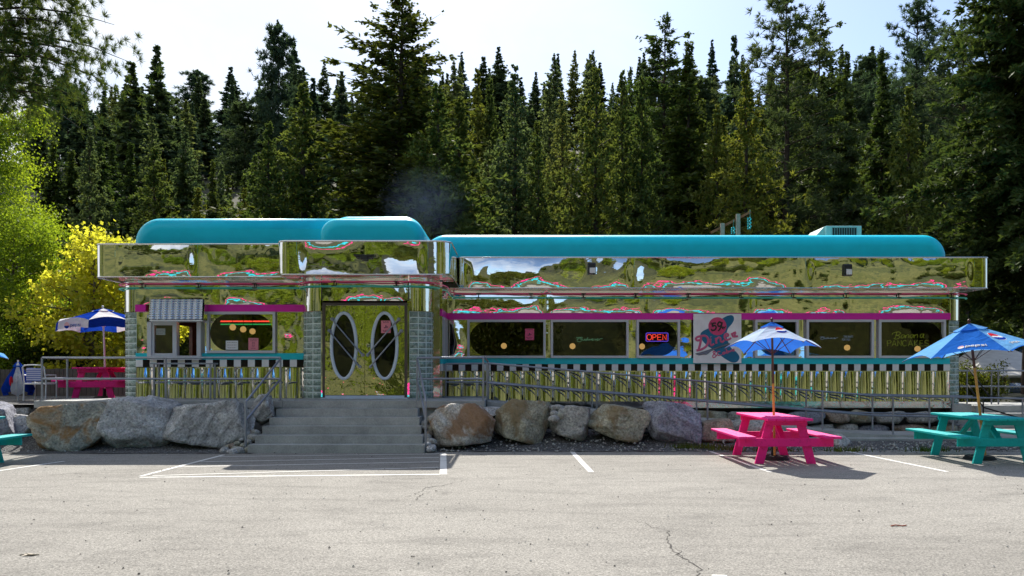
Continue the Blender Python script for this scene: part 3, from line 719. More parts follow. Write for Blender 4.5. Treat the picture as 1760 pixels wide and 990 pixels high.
# service window
sx0_, sx1_ = WL[0]; mb = MB(); win_frame(mb, sx0_, sx1_, YL, 2.0, 3.12, .10, .16); mb.box(sx0_, sx1_, YL-.16, YL+.03, 2.94, 3.03)
mb.box((sx0_+sx1_)/2-.04, (sx0_+sx1_)/2+.06, YL-.14, YL+.03, 2.1, 2.94); mb.box(sx0_+.1, sx0_+.16, YL-.12, YL, 2.1, 2.94); mb.box(sx0_+.16, (sx0_+sx1_)/2-.04, YL-.12, YL, 2.86, 2.94); mb.box(sx0_+.16, (sx0_+sx1_)/2-.04, YL-.12, YL, 2.1, 2.16)
sw = B(mb, 'service_window', M['alu']); mb = MB(); mb.box(sx0_+.16, (sx0_+sx1_)/2-.04, YL-.07, YL-.062, 2.16, 2.86); Bsub(mb, 'pane', M['glass_clear'], sw)
mb = MB(); mb.box(sx0_-.05, sx0_, YL-.02, YL+.1, 2.0, 3.2); mb.box(sx1_, sx1_+.05, YL-.02, YL+.1, 2.164, 3.2); B(mb, 'wall_panel', M['chrome_plain'])
mb = MB(); mb.box(sx0_+.02, sx1_-.02, YL-.03, YL+.04, 3.12, 3.5); B(mb, 'wall_panel', M['chrome_plain'])
# side window in the entrance bay
mb = MB(); mb.box(-1.80, -1.72, 20.76, 20.82, ZR['win0'], ZR['mag0']); mb.box(-1.80, -1.72, 21.80, 21.90, ZR['win0'], ZR['mag0']); mb.box(-1.80, -1.72, 21.28, 21.34, ZR['win0'], ZR['mag0'])
mb.box(-1.80, -1.72, 20.82, 21.8, ZR['win0'], ZR['win0']+.07); mb.box(-1.80, -1.72, 20.82, 21.8, ZR['mag0']-.07, ZR['mag0'])
w = B(mb, 'window', M['alu']); mb = MB(); mb.box(-1.78, -1.775, 20.82, 21.8, ZR['win0']+.07, ZR['mag0']-.07); Bsub(mb, 'pane', M['glass'], w)
# awning over the service window: polished scalloped shingles
ax0, ax1 = X(258, 20.05), X(349, 20.05); mb = MB(); nu, nv = 100, 44; v = []
for j in range(nv+1):
    for i in range(nu+1):
        u = i/nu; t = j/nv; yb = 20.02+.06*t*t; z = 2.98+(3.50-2.98)*t
        wv = .022*abs(math.sin(math.pi*8.5*u)); rb = .022*abs(math.sin(math.pi*9*t))
        v.append((ax0+(ax1-ax0)*u, yb-wv-rb, z))
f = [(j*(nu+1)+i, j*(nu+1)+i+1, (j+1)*(nu+1)+i+1, (j+1)*(nu+1)+i) for j in range(nv) for i in range(nu)]
mb.add(v, f, 0, True); aw = B(mb, 'awning', chrome('awning_steel', 3, .004, rough=.12, col_=(.46, .52, .62)))
mb = MB(); mb.prism([(20.03, 2.98), (20.09, 3.50), (20.38, 3.50), (20.38, 2.98)], 'x', ax1-.02, ax1+.03); mb.prism([(20.03, 2.98), (20.09, 3.50), (20.38, 3.50), (20.38, 2.98)], 'x', ax0-.03, ax0-.001); Bsub(mb, 'side_cheek', M['chrome_plain'], aw)
mb = MB(); mb.box(ax0, ax1, 20.0, 20.38, 2.945, 2.975); Bsub(mb, 'lower_edge', M['white'], aw)
mb = MB(); mb.box(ax0-.03, ax1+.03, 20.08, 20.38, 3.505, 3.53); Bsub(mb, 'top_edge', M['chrome_plain'], aw)
# --- entrance doors
fx0, fx1 = X(555, YE), X(700, YE); zt = Z(520.5, YE); zb = 1.055
mb = MB(); mb.box(fx0, fx0+.06, YE-.06, YE+.1, zb, zt); mb.box(fx1-.06, fx1, YE-.06, YE+.1, zb, zt); mb.box(fx0+.06, fx1-.06, YE-.06, YE+.1, zt-.06, zt)
B(mb, 'door_frame', M['dark_alu'])
mb = MB(); mb.box(fx0-.02, fx1+.02, YE-.12, YE+.1, 1.045, 1.054+.02); B(mb, 'door_sill', M['oval_frame'])
for s, e in ((fx0, xd0), (fx1, xd1)):
    if abs(s-e) > .005:
        mb = MB(); a, b_ = min(s, e), max(s, e); mb.box(a, b_, YE-.01, YE+.1, 1.05, 3.43); B(mb, 'wall_panel', M['chrome_plain'])
mid = (fx0+fx1)/2
def ellipse(cx, cz, a, b_, n=48): return [(cx+a*math.cos(2*math.pi*i/n), cz+b_*math.sin(2*math.pi*i/n)) for i in range(n)]
def door_leaf(x0, x1, ocx, rods):
    cz = Z(594.5, YE); a_, b_ = .30, .80
    n = 48; e = ellipse(ocx, cz, a_*.93, b_*.97, n); z0, z1 = zb+.08, zt-.062
    # plate with an oval hole: bridge between oval and rectangle
    rect = []
    for i in range(n):
        c, s_ = math.cos(2*math.pi*i/n), math.sin(2*math.pi*i/n)
        tx = (x1-ocx)/c if c > 1e-6 else ((x0-ocx)/c if c < -1e-6 else 1e9); tz = (z1-cz)/s_ if s_ > 1e-6 else ((z0-cz)/s_ if s_ < -1e-6 else 1e9)
        t = min(tx, tz); rect.append((ocx+c*t, cz+s_*t))
    corners = [(x1, z1), (x0, z1), (x0, z0), (x1, z0)]
    for cpt in corners:
        k = min(range(n), key=lambda q: (rect[q][0]-cpt[0])**2+(rect[q][1]-cpt[1])**2); rect[k] = cpt
    mb = MB(); v = [(p[0], YE-.03, p[1]) for p in e]+[(p[0], YE-.03, p[1]) for p in rect]+[(p[0], YE+.02, p[1]) for p in e]+[(p[0], YE+.02, p[1]) for p in rect]
    for i in range(n):
        j = (i+1) % n; mb.f += [(i, j, n+j, n+i), (2*n+i, 3*n+i, 3*n+j, 2*n+j), (i, 2*n+i, 2*n+j, j), (n+i, n+j, 3*n+j, 3*n+i)]
    v = [(p[0], p[1]+.028*(p[2]-cz), p[2]) for p in v]
    mb.v = v; mb.mi = [0]*len(mb.f); mb.sm = [False]*len(mb.f)
    d = B(mb, 'door', M['chrome_door'])
    mb = MB(); pts = [(p[0], YE-.04, p[1]) for p in ellipse(ocx, cz, a_-.0, b_-.0, 64)]; mb.tube(pts, .042, 10, closed=True, flat=((0, 1, 0), .7)); Bsub(mb, 'oval_frame', M['oval_frame'], d)
    mb = MB(); mb.add([(p[0], YE-.01, p[1]) for p in ellipse(ocx, cz, a_, b_, 48)], [tuple(range(48))]); Bsub(mb, 'pane', M['glass'], d)
    for (p0, p1) in rods:
        mb = MB(); A = P(*p0, YE-.12); Bb = P(*p1, YE-.12); mb.cyl(A, Bb, .019, 10)
        for q in (A, Bb): mb.cyl((q.x, YE-.135, q.z), (q.x, YE-.03, q.z), .03, 12); mb.cyl((q.x, YE-.045, q.z), (q.x, YE-.031, q.z), .045, 16)
        Bsub(mb, 'push_bar', M['rail'], d)
    return d
door_leaf(fx0+.062, mid-.004, X(591.5, YE), (((570, 548), (622.5, 610)), ((565, 568), (617.5, 630.5))))
dr = door_leaf(mid+.004, fx1-.062, X(661.5, YE), (((684.5, 548.5), (631, 610)), ((689, 568.5), (636, 630.5))))
mb = MB(); q = P(632.5, 593.5, YE); mb.cyl((q.x, YE-.05, q.z), (q.x, YE-.03, q.z), .045, 16); mb.cyl((q.x, YE-.06, q.z), (q.x, YE-.05, q.z), .02, 12); Bsub(mb, 'lock', M['chrome_plain'], dr)
mb = MB(); mb.box(fx0+.06, fx1-.06, YE-.05, YE+.02, zb+.02, zb+.075); B(mb, 'kick_plate', M['oval_frame'])
mb = MB(); mb.box(fx0, fx1, YE+.9, YE+.95, 1.0, 3.4); B(mb, 'inner_wall', M['int_wall'])
# --- neon tubes along the walls
def offset_path(z):
    o = .12; p = [(-10.02, 22.0, z), (-10.02, 21.2, z)]+[(a, b_, z) for a, b_ in arc(-9.40, 20.85, .45+.14, 180, 270, 8)]+[(-5.5, YL-.14, z)]
    return p
def neon(path, mat, r=.017): mb = MB(); mb.tube(path, r, 8); return B(mb, 'neon_tube', M[mat])
for dz, mt in ((0, 'neon_pink'), (-.108, 'neon_green')):
    z = 3.895+dz
    neon(offset_path(z)+[(-5.35, YL-.16, z)]+[(a, b_, z-.01) for a, b_ in arc(-4.60, 20.40, .70, 190, 270, 8)]+[(a, b_, z-.01) for a, b_ in arc(-2.50, 20.40, .70, 270, 350, 8)]+[(-1.66, 20.9, z-.02), (-1.62, 21.7, z-.09), (-1.5, 21.86, z-.10), (-1.2, 21.86, z-.104), (11.8, 21.86, z-.104)]+[(a, b_, z-.104) for a, b_ in arc(11.85, 22.45, .60, 270, 350, 7)], mt)
for x in [-9.2, -7.8, -6.4, -4.3, -2.8]+[-.9+i*1.41 for i in range(10)]:
    y = YL if x < -5.2 else (YE if x < -2 else YR); dz = 0 if x < -2 else -.104
    mb = MB(); yy = y-.18 if y != YE else YE-.2
    for q in (3.895, 3.787): mb.box(x-.06, x+.06, yy+.005, y-.03, q+dz-.014, q+dz+.006)
    mb.box(x-.012, x+.012, yy+.03, yy+.05, 3.787+dz-.01, 3.895+dz); B(mb, 'neon_bracket', M['black'])
# wall lamps on the fascia
for px, py in ((1017, 462), (1456.5, 464.5)):
    c = P(px, py, 21.25); t = tag(thing('flood_lamp', 'small black flood lamp on mirrored fascia %s' % ('above the window with the white script sign' if px < 1200 else 'above the wing end with the pancake window'), 'lamp', (c.x, 21.29, c.z), 0, 'flood lamps on the fascia'))
    mb = MB(); mb.prism([(-.10, .13), (-.12, -.14), (0, -.16), (0, .16), (-.06, .16)], 'x', -.10, .10); mb.build('housing', M['black'], t, .008)
    mb = MB(); mb.box(-.06, .085, -.128, -.115, -.12, .02); mb.build('lens', M['lamp_glass'], t)
c = P(626, 440, 18.86); t = thing('door_lamp', 'small black twin lamp centred on the entrance fascia', 'lamp', (c.x, 18.89, c.z))
mb = MB(); mb.box(-.07, .07, -.08, 0, -.09, .03); mb.build('housing', M['black'], t, .006)
for s in (-1, 1): mb = MB(); mb.box(min(s*.075, s*.24), max(s*.075, s*.24), -.07, -.01, -.0, .035); mb.box(min(s*.075, s*.19), max(s*.075, s*.19), -.06, -.01, -.045, -.015); mb.build('lamp_head', M['black'], t)

# ------------------------------------------------------------------ inside: pendant lamps, neon lines, booths
def pendant(px, py, Y, label):
    c = P(px, py, Y); t = thing('pendant_lamp', label, 'lamp', tuple(c), 0, 'globe pendant lamps inside the diner')
    mb = MB(); mb.sphere((0, 0, 0), .085); mb.build('globe', M['globe'], t)
    mb = MB(); mb.cyl((0, 0, .10), (0, 0, 3.4-c.z), .007, 6); mb.build('cord', M['black'], t)
for a in ((400, 562.5, 22.0, 'left-hand globe of the three lit pendants in the oval window'), (418, 566, 22.6, 'middle globe of the three lit pendants in the oval window'), (434, 569.5, 23.2, 'right-hand globe of the three lit pendants in the oval window'),
          (866, 594.5, 23.5, 'lit globe pendant in the window with the pink notice'), (984, 595, 23.5, 'lit globe pendant below the white script neon'), (1103.5, 595.5, 23.5, 'lit globe pendant beside the red OPEN sign'),
          (1456, 597.5, 23.5, 'lit globe pendant below the pale blue neon'), (1577, 599.5, 23.8, 'lit globe pendant below the yellow neon words')): pendant(*a)
mb = MB(); mb.cyl((X(375, 24), 24.2, 3.18), (-5.8, 24.2, 3.18), .02, 8); tag(mb.build('red_neon_line', M['neon_red_lit']), 'thin red neon line inside behind the three pendants', 'neon light')
mb = MB(); mb.cyl((X(375, 24), 24.2, 3.09), (-5.8, 24.2, 3.09), .016, 8); tag(mb.build('green_neon_line', M['neon_green_lit']), 'thin green neon line inside under the red one', 'neon light')
for i, x in enumerate((-.2, 1.6, 3.4, 5.3, 7.1, 8.9, 10.7)):
    t = thing('booth_seat', 'red vinyl booth seat dimly seen behind the right wing glass', 'booth', (x, 22.7, 1.0), 0, 'booth seats behind the windows')
    mb = MB(); mb.box(-.3, .3, 0, 1.1, 0, .42); mb.build('seat', M['int_red'], t, .03); mb = MB(); mb.box(-.08, .08, 0, 1.1, .43, 1.15); mb.build('backrest', M['int_red'], t, .04)
# ------------------------------------------------------------------ decks, steps, ramp
def step_poly(mb, i):
    y0 = 17.14+i*.30; t = i/5.0; t2 = i/5.0
    xl = -5.57+.32*t; xr = -1.84-.35*t
    z1 = .174*(i+1)-.0
    mb.prism([(xl, y0), (xr, y0), (xr, 18.75), (xl, 18.75)], 'z', 0.0 if i == 0 else .174*i+.001, z1)
st = MB()
for i in range(6): step_poly(st, i)
o = st.build('entrance_steps', M['concrete'], None, .012); tag(o, 'six grey concrete steps leading up to the mirrored double doors', 'steps')
mb = MB(); mb.box(-10.95, -5.253, 18.65, 20.33, .88, 1.04); mb.box(-10.9, -5.3, 18.78, 20.2, -.02, .879); mb.box(-2.18, -.66, 18.78, 20.9, -.02, .879); mb.box(-5.25, -2.2, 18.76, 19.95, .80, 1.043); mb.box(-2.197, -.62, 18.65, 20.93, .88, 1.04); mb.box(-2.197, -.62, 20.935, 21.9, .88, 1.035); mb.box(-5.2, -1.95, 19.96, 20.6, .85, 1.043)
tag(mb.build('concrete_deck', M['concrete'], None, .01), 'raised concrete deck running along the diner front', 'deck')
def ramp_z(x): return .985-(x+.60)*(.785/9.30) if x < 8.7 else .2-(x-8.7)*.02
mb = MB(); v = []
xs_r = [-.6+i*.62 for i in range(22)]
prof = [(19.55, 0), (20.92, 0), (20.92, -.16), (19.55, -.16)]
for x in xs_r: v += [(x, y, ramp_z(x)+dz) for y, dz in prof]
n = len(xs_r); mb.add(v, [(i*4+k, i*4+(k+1) % 4, (i+1)*4+(k+1) % 4, (i+1)*4+k) for i in range(n-1) for k in range(4)]+[(0, 1, 2, 3), tuple((n-1)*4+k for k in (3, 2, 1, 0))])
tag(mb.build('access_ramp', M['concrete']), 'long sloping concrete ramp descending along the right wing', 'ramp')
mb = MB(); mb.box(6.6, 13.5, 19.30, 19.54, -.02, .13); tag(mb.build('concrete_kerb', M['concrete'], None, .02), 'low concrete kerb under the ramp end railing', 'kerb')

# ------------------------------------------------------------------ railings
RR_ = .026
def railing(name, label, posts, rails, base, r=RR_, group=None, mat='rail'):
    t = thing(name, label, 'railing', base, 0, group); bo = Vector(base)
    for a, b in posts:
        mb = MB(); mb.cyl(Vector(a)-bo, Vector(b)-bo, r*.95, 10); mb.cyl(Vector(a)-bo, Vector(a)-bo+Vector((0, 0, .012)), r*2.2, 10); mb.build('post', M[mat], t)
    for p in rails:
        mb = MB(); mb.tube([Vector(q)-bo for q in p], r, 10); mb.build('rail', M[mat], t)
    return t
yl = 18.72; zt_ = 2.03; zm = 1.545
railing('deck_railing', 'grey pipe railing along the deck left of the steps', [((-10.8, yl, 1.04), (-10.8, yl, zt_)), ((-10.92, 20.0, 1.0), (-10.92, 20.0, zt_)), ((X(285, yl), yl, 1.04), (X(285, yl), yl, zt_)), ((X(482, yl), yl, 1.04), (X(482, yl), yl, zt_))],
        [[(-10.92, 20.0, zt_), (-10.8, yl+.03, zt_), (-10.77, yl, zt_), (X(482, yl), yl, zt_)], [(-10.8, yl, zm), (X(482, yl), yl, zm)], [(-10.92, 20.0, zm), (-10.8, yl, zm)]], (-10.8, yl, 1.04))
def stair_rail(xt, xb, label):
    yt, yb_ = 18.68, 17.25
    railing('stair_handrail', label, [((xb, yb_, 0.0), (xb, yb_, 1.10))],
            [[(xt, yt, 2.0), (xb+(xt-xb)*.05, yb_+.12, 1.13), (xb, yb_, 1.08), (xb, yb_, .95)], [(xt, yt, 1.53), (xb, yb_+.05, .70)]], (xb, yb_, 0))
stair_rail(X(482, 18.7), X(422, 17.25), 'sloping pipe handrail on the boulder side left of the steps')
stair_rail(X(717, 18.7), X(731.5, 17.25), 'sloping pipe handrail right of the steps by the rusty boulder')
xa, xb = X(717, 18.7), X(830.5, 18.7)
railing('deck_railing', 'grey pipe railing between the steps and the ramp', [((xa, 18.7, .87), (xa, 18.7, zt_-.005)), ((xb, 18.7, .85), (xb, 18.7, zt_-.005))], [[(xa, 18.7, zt_), (xb, 18.7, zt_), (xb+.03, 19.0, zt_-.01), (xb+.08, 19.55, 1.95)], [(xa, 18.7, zm), (xb, 18.7, zm)]], (xa, 18.7, 1.04))
def ramp_rail(y, xs_p, label, x0, x1, flat0=None):
    posts = [((x, y, ramp_z(x) if y > 20 else max(0.1, ramp_z(x)-.05)), (x, y, ramp_z(x)+.92)) for x in xs_p]
    top = ([(flat0, y, 1.90)] if flat0 else [])+[(x0, y, ramp_z(x0)+.925), (8.7, y, ramp_z(8.7)+.925), (x1, y, ramp_z(x1)+.925)]
    midr = ([(flat0, y, 1.43)] if flat0 else [])+[(x0, y, ramp_z(x0)+.45), (8.7, y, ramp_z(8.7)+.45), (x1, y, ramp_z(x1)+.45)]
    rails = [top, midr]
    if flat0: posts.append(((flat0, y, 1.04), (flat0, y, 1.9)))
    railing('ramp_railing', label, posts, rails, (x0, y, 1.0), .024)
ramp_rail(19.62, [-.6, 2.04, 4.71, 7.48, 9.18, 10.62, 12.3], 'front pipe railing of the ramp, nearest the parking lot', -.6, 13.3)
ramp_rail(20.88, [-.6, 2.05, 4.73, 7.54, 9.24, 10.7], 'rear pipe railing of the ramp, against the fluted wall', -.6, 11.8, -1.7)

# standing counter by the service window
t = thing('standing_counter', 'narrow steel standing counter in front of the service window', 'counter', (-7.83, 19.45, 1.04))
mb = MB(); mb.box(-.75, .75, -.18, .18, .84, .875); mb.build('top', M['rail'], t, .005)
for sx in (-.66, .68):
    for sy in (-.14, .14): mb = MB(); mb.cyl((sx, sy, 0), (sx, sy, .84), .026, 8); mb.build('leg', M['rail'], t)
for sy in (-.14, .14): mb = MB(); mb.cyl((-.66, sy, .42), (.68, sy, .42), .016, 8); mb.build('stretcher', M['rail'], t)

# ------------------------------------------------------------------ roof items
x0, x1 = X(1420, 24.5), X(1481, 24.5); zt2 = Z(388, 24.5)
t = thing('air_conditioner', 'pale grey rooftop air conditioner with dark grille on the right wing', 'air conditioner', ((x0+x1)/2, 24.5, 5.4)); w = (x1-x0)/2
mb = MB(); h = zt2-5.4; mb.prism([(-w, -.0), (w, 0), (w, h), (-w, h), (-w-.45, .18), (-w-.45, 0)], 'y', .15, 1.3); mb.box(-w, w, 0, .149, 0, h); mb.build('housing', paint('pale_green_grey_metal', (.36, .44, .42), .5), t, .01)
mb = MB(); mb.box(-w+.18, w-.16, -.006, -.001, .06, h-.06); g_ = mb.build('grille', M['black'], t)
mb = MB()
for i in range(11): xx = -w+.18+(2*w-.34)*i/10; mb.box(xx-.008, xx+.008, -.02, -.007, .05, h-.05)
mb.build('grille_bar', paint('grille_bar_paint', (.16, .24, .24), .5), g_)
xv = X(668, 21.5); mb = MB(); mb.cyl((xv, 21.5, 5.5), (xv, 21.5, 5.74), .10, 14); mb.cyl((xv, 21.5, 5.742), (xv, 21.5, 5.78), .13, 14)
tag(mb.build('exhaust_vent', paint('vent_metal', (.3, .3, .3), .4, metal=.7)), 'short grey exhaust pipe on top of the entrance roof', 'vent')
# timber posts with a brace and hanging glass strings, behind the right wing roof
Yp = 31.0; t = thing('timber_frame', 'weathered timber posts with slanting brown brace behind the roof', 'post frame', (X(1268, Yp), Yp, .9)); bo = Vector((X(1268, Yp), Yp, .9))
for px, py in ((1241.5, 384), (1268.5, 368)):
    mb = MB(); x = X(px, Yp)-bo.x; mb.box(x-.07, x+.07, -.07, .07, 0, Z(py, Yp)-.9); mb.build('post', paint('grey_post', (.30, .26, .22), .85, var=.3, bscale=15), t)
mb = MB(); a = P(1222, 400, Yp+.1)-bo; b = P(1290, 364, Yp+.1)-bo; mb.beam(a, b, .12, .09); mb.build('brace', paint('brown_brace', (.26, .10, .045), .8, var=.3), t)
for nm, px, y0, y1, lb in (('glass_string', 1289, 374, 396, 'higher string of turquoise glass pieces hanging from the brace'), ('glass_string', 1261, 391, 404, 'lower string of turquoise glass pieces beside the tall post')):
    mb = MB(); x = X(px, Yp); n = int((y1-y0)/3)
    for i in range(n): z = Z(y0+3*i, Yp); mb.sphere((x+.03*(i % 2), Yp, z), .035, 8, 5); mb.sphere((x-.07, Yp+.03, z-.02), .03, 8, 5)
    mb.cyl((x, Yp, Z(y0, Yp)+.3), (x, Yp, Z(y1, Yp)), .004, 5)
    tag(mb.build(nm, emit(nm+'_glass', (.05, .7, .75), .0, (.05, .62, .66))), lb, 'ornament', 'hanging glass strings')

# ------------------------------------------------------------------ the sign board
sY = YR-.14; bx0, bx1, bz0, bz1 = X(1191.8, sY), X(1274.3, sY), Z(624.2, sY), Z(539.4, sY)
sg = thing('sign_board', 'square white sign with turquoise boomerang, pink disc and script lettering', 'sign', ((bx0+bx1)/2, sY, bz0)); so = Vector(((bx0+bx1)/2, sY, bz0))
def sp(cx, cy, o=0): return Vector((bx0+(cx-112)/778*(bx1-bx0), sY-o, bz1-(cy-88)/800*(bz1-bz0)))-so
mb = MB(); mb.box(bx0-so.x, bx1-so.x, 0, .035, 0, bz1-bz0); mb.build('panel', paint('sign_white', (.82, .82, .84), .4), sg, .004)
def plate(mb, pts2, o0, o1, mi=0):
    n = len(pts2); v = [p+Vector((0, -o0, 0)) for p in pts2]+[p+Vector((0, -o1, 0)) for p in pts2]
    mb.add(v, [tuple(range(n)), tuple(range(n, 2*n))[::-1]]+[(i, (i+1) % n, n+(i+1) % n, n+i) for i in range(n)], mi)
bl = spline([(705, 110), (755, 125), (768, 180), (735, 250), (675, 320), (650, 400), (655, 480), (690, 580), (740, 660), (810, 710), (858, 790), (825, 860), (760, 878), (680, 850), (560, 770), (420, 660), (330, 600), (250, 510), (226, 420), (270, 365), (400, 300), (520, 210), (620, 140)], 5, True)
mb = MB(); plate(mb, [sp(p.x, p.y) for p in [Vector((q[0], q[1], 0)) for q in bl]], .001, .005); mb.build('boomerang_shape', paint('sign_turquoise', (.0, .135, .27), .4), sg)
mb = MB(); plate(mb, [sp(500+146*math.cos(a), 290+146*math.sin(a)) for a in np.linspace(0, 2*math.pi, 41)[:-1]], .001, .009); mb.build('disc', paint('sign_pink', (.62, .05, .17), .4), sg)
def strokes(lst, w, name, mat, o, parent, tf, k=5):
    mb = MB()
    for st_ in lst:
        pts = [tf(p[0], p[1]) for p in st_]
        if len(pts) > 2: pts = spline(pts, k)
        mb.tube([Vector(p) for p in pts], w, 8, flat=((0, 1, 0), .25))
    return mb.build(name, mat, parent)
pk = paint('sign_pink_lettering', (.60, .10, .22), .4); tf = lambda a, b_: sp(a, b_, .009)
S_ = (bx1-bx0)/778
strokes([[(215, 510), (180, 520), (150, 495), (175, 465), (240, 448), (300, 445), (342, 480), (350, 545), (320, 610), (250, 660), (160, 682)], [(235, 450), (228, 540), (195, 675)]], 18*S_, 'lettering', pk, 0, sg, tf)
strokes([[(388, 490), (385, 570), (405, 600), (445, 575)], [(388, 462), (394, 468)], [(472, 478), (485, 572)], [(480, 515), (510, 475), (545, 478), (553, 530), (580, 545), (612, 515)], [(612, 455), (672, 445), (668, 415), (632, 415), (612, 460), (640, 508), (690, 500), (722, 478)], [(728, 400), (758, 465)], [(738, 425), (762, 398), (800, 388)], [(758, 462), (790, 455), (832, 450)], [(795, 390), (780, 430), (800, 455), (832, 450)]], 16*S_, 'lettering', pk, 0, sg, tf)
strokes([[(490, 770), (430, 720), (445, 695), (465, 715), (425, 765), (430, 795), (460, 790), (490, 750)], [(545, 700), (515, 700), (500, 735), (520, 765), (570, 750)], [(620, 710), (590, 715), (590, 745), (615, 735), (622, 708), (630, 735)], [(645, 660), (650, 725), (675, 715), (672, 690), (650, 700)], [(690, 685), (695, 712)], [(712, 682), (715, 708)], [(714, 690), (735, 672), (740, 700)], [(775, 660), (752, 668), (775, 685), (755, 694)]], 8*S_, 'lettering', pk, 0, sg, tf)
tfb = lambda a, b_: sp(a, b_, .013)
strokes([[(475, 238), (425, 245), (418, 295)], [(418, 295), (450, 275), (478, 300), (462, 345), (415, 355), (402, 335)], [(565, 235), (530, 220), (505, 255), (520, 290), (558, 275), (575, 225)], [(575, 225), (560, 300), (512, 368)]], 13*S_, 'lettering', M['black'], 0, sg, tfb)
strokes([[(390, 230), (400, 240), (390, 262)], [(580, 320), (598, 312), (590, 298), (576, 310), (588, 334), (602, 330)], [(612, 298), (618, 328)], [(615, 310), (632, 292)]], 7*S_, 'lettering', M['black'], 0, sg, tfb)
wing = spline([(143, 735), (200, 725), (300, 690), (450, 640), (600, 590), (690, 560), (700, 590), (640, 612), (500, 650), (400, 690), (330, 745), (270, 748), (200, 758)], 3, True)
mb = MB(); plate(mb, [sp(q[0], q[1]) for q in wing], .001, .011); mb.build('wing_shape', paint('sign_grey', (.22, .24, .32), .4), sg)
strokes([[(160, 735), (300, 705), (500, 635), (690, 575)], [(200, 750), (330, 718), (520, 640), (660, 598)], [(143, 735), (300, 690), (690, 560)], [(143, 735), (200, 758), (270, 748), (330, 745), (400, 690), (500, 650), (700, 590)]], 2.2*S_, 'feather_lines', M['black'], 0, sg, tfb)

# ------------------------------------------------------------------ neon and paper signs in the windows
def text_mesh(body, size, mat, parent, loc, name='lettering', offset=0, extr=.002, shear=0, sx=1):
    cu = bpy.data.curves.new(name, 'FONT'); cu.body = body; cu.size = size; cu.align_x = 'CENTER'; cu.align_y = 'CENTER'; cu.extrude = extr; cu.offset = offset; cu.shear = shear
    o = bpy.data.objects.new(name, cu); col.objects.link(o); o.rotation_euler = (math.radians(90), 0, 0); o.location = loc; o.scale = (sx, 1, 1); cu.materials.append(mat); bpy.context.view_layer.update()
    me = bpy.data.meshes.new_from_object(o.evaluated_get(bpy.context.evaluated_depsgraph_get())); q = bpy.data.objects.new(name, me); col.objects.link(q)
    q.rotation_euler = o.rotation_euler; q.location = loc; q.scale = (sx, 1, 1); q.parent = parent; bpy.data.objects.remove(o); return q
def neon_strokes(lst, r, mat, tf_, parent, name='lettering', k=5, smooth=True):
    mb = MB()
    for st_ in lst:
        pts = [Vector(tf_(*p)) for p in st_]
        if smooth and len(pts) > 2: pts = spline(pts, k)
        mb.tube(pts, r, 6)
    return mb.build(name, mat, parent)
# OPEN
c = P(1129.3, 579.3, YR+.06); t = thing('open_sign', 'neon sign reading OPEN in red inside a blue border', 'neon sign', tuple(c))
def tfo(cx, cy): return ((cx-1357)/8*YR/F, 0, -(cy-318)/8*YR/F)
neon_strokes([[(1250, 283), (1222, 295), (1222, 340), (1250, 357), (1278, 340), (1278, 295), (1250, 283), (1235, 286)]], .009, M['neon_red_lit'], tfo, t)
neon_strokes([[(1298, 357), (1298, 283), (1330, 283), (1343, 295), (1343, 312), (1330, 322), (1298, 322)], [(1415, 357), (1365, 357), (1365, 283), (1415, 283)], [(1365, 320), (1408, 320)], [(1435, 357), (1435, 283), (1485, 357), (1485, 283)]], .009, M['neon_red_lit'], tfo, t, smooth=False)
mb = MB(); mb.tube([tfo(*p) for p in spline([(1215, 262), (1500, 262), (1508, 270), (1508, 368), (1500, 376), (1215, 376), (1206, 368), (1206, 270)], 1, True)] if False else [tfo(*p) for p in ((1215, 262), (1500, 262), (1508, 270), (1508, 368), (1500, 376), (1215, 376), (1206, 368), (1206, 270))], .011, 6, closed=True); mb.build('border', M['neon_blue_lit'], t)
mb = MB(); q0 = tfo(1206, 376); q1 = tfo(1508, 262); mb.box(q0[0], q1[0], .03, .04, q0[2], q1[2]); mb.build('backing', M['black'], t)
# script beer neons
BUD = [[(228, 330), (250, 318), (300, 318)], [(262, 322), (245, 360)], [(240, 352), (285, 325), (310, 315), (318, 328), (285, 342), (312, 345), (305, 365), (270, 378), (245, 368)], [(328, 338), (322, 358), (340, 358), (350, 338), (346, 358)], [(382, 342), (362, 342), (358, 360), (378, 356), (395, 315), (384, 358)], [(402, 338), (400, 358), (416, 352), (420, 338), (420, 356), (436, 350), (440, 336)],
       [(448, 350), (466, 342), (458, 334), (446, 348), (456, 360), (474, 354)], [(482, 338), (478, 358)], [(508, 338), (496, 342), (506, 352), (492, 358)], [(518, 350), (536, 342), (528, 334), (516, 348), (526, 360), (546, 352)], [(556, 336), (552, 358)], [(556, 346), (572, 334), (598, 336)]]
c = P(1013, 583, YR+.06); t = thing('beer_sign', 'pale mint script neon in the wide window left of the OPEN sign', 'neon sign', tuple(c), 0, 'script neon signs')
neon_strokes(BUD, .0055, M['neon_mint'], lambda a, b_: ((a-415)/8*YR/F*1.0, 0, -(b_-343)/8*YR/F), t)
c = P(1425, 581, YR+.06); t = thing('beer_sign', 'pale blue script neon with two short lines of capitals beside it', 'neon sign', tuple(c), 0, 'script neon signs')
neon_strokes(BUD, .0045, M['neon_paleblue'], lambda a, b_: ((a-415)/8*YR/F*.68, 0, -(b_-343)/8*YR/F*.68), t)
text_mesh("THIS BUD'S", .085, M['neon_paleblue'], t, (.52, 0, .035), sx=.62); text_mesh("FOR YOU", .085, M['neon_paleblue'], t, (.46, 0, -.045), sx=.62)
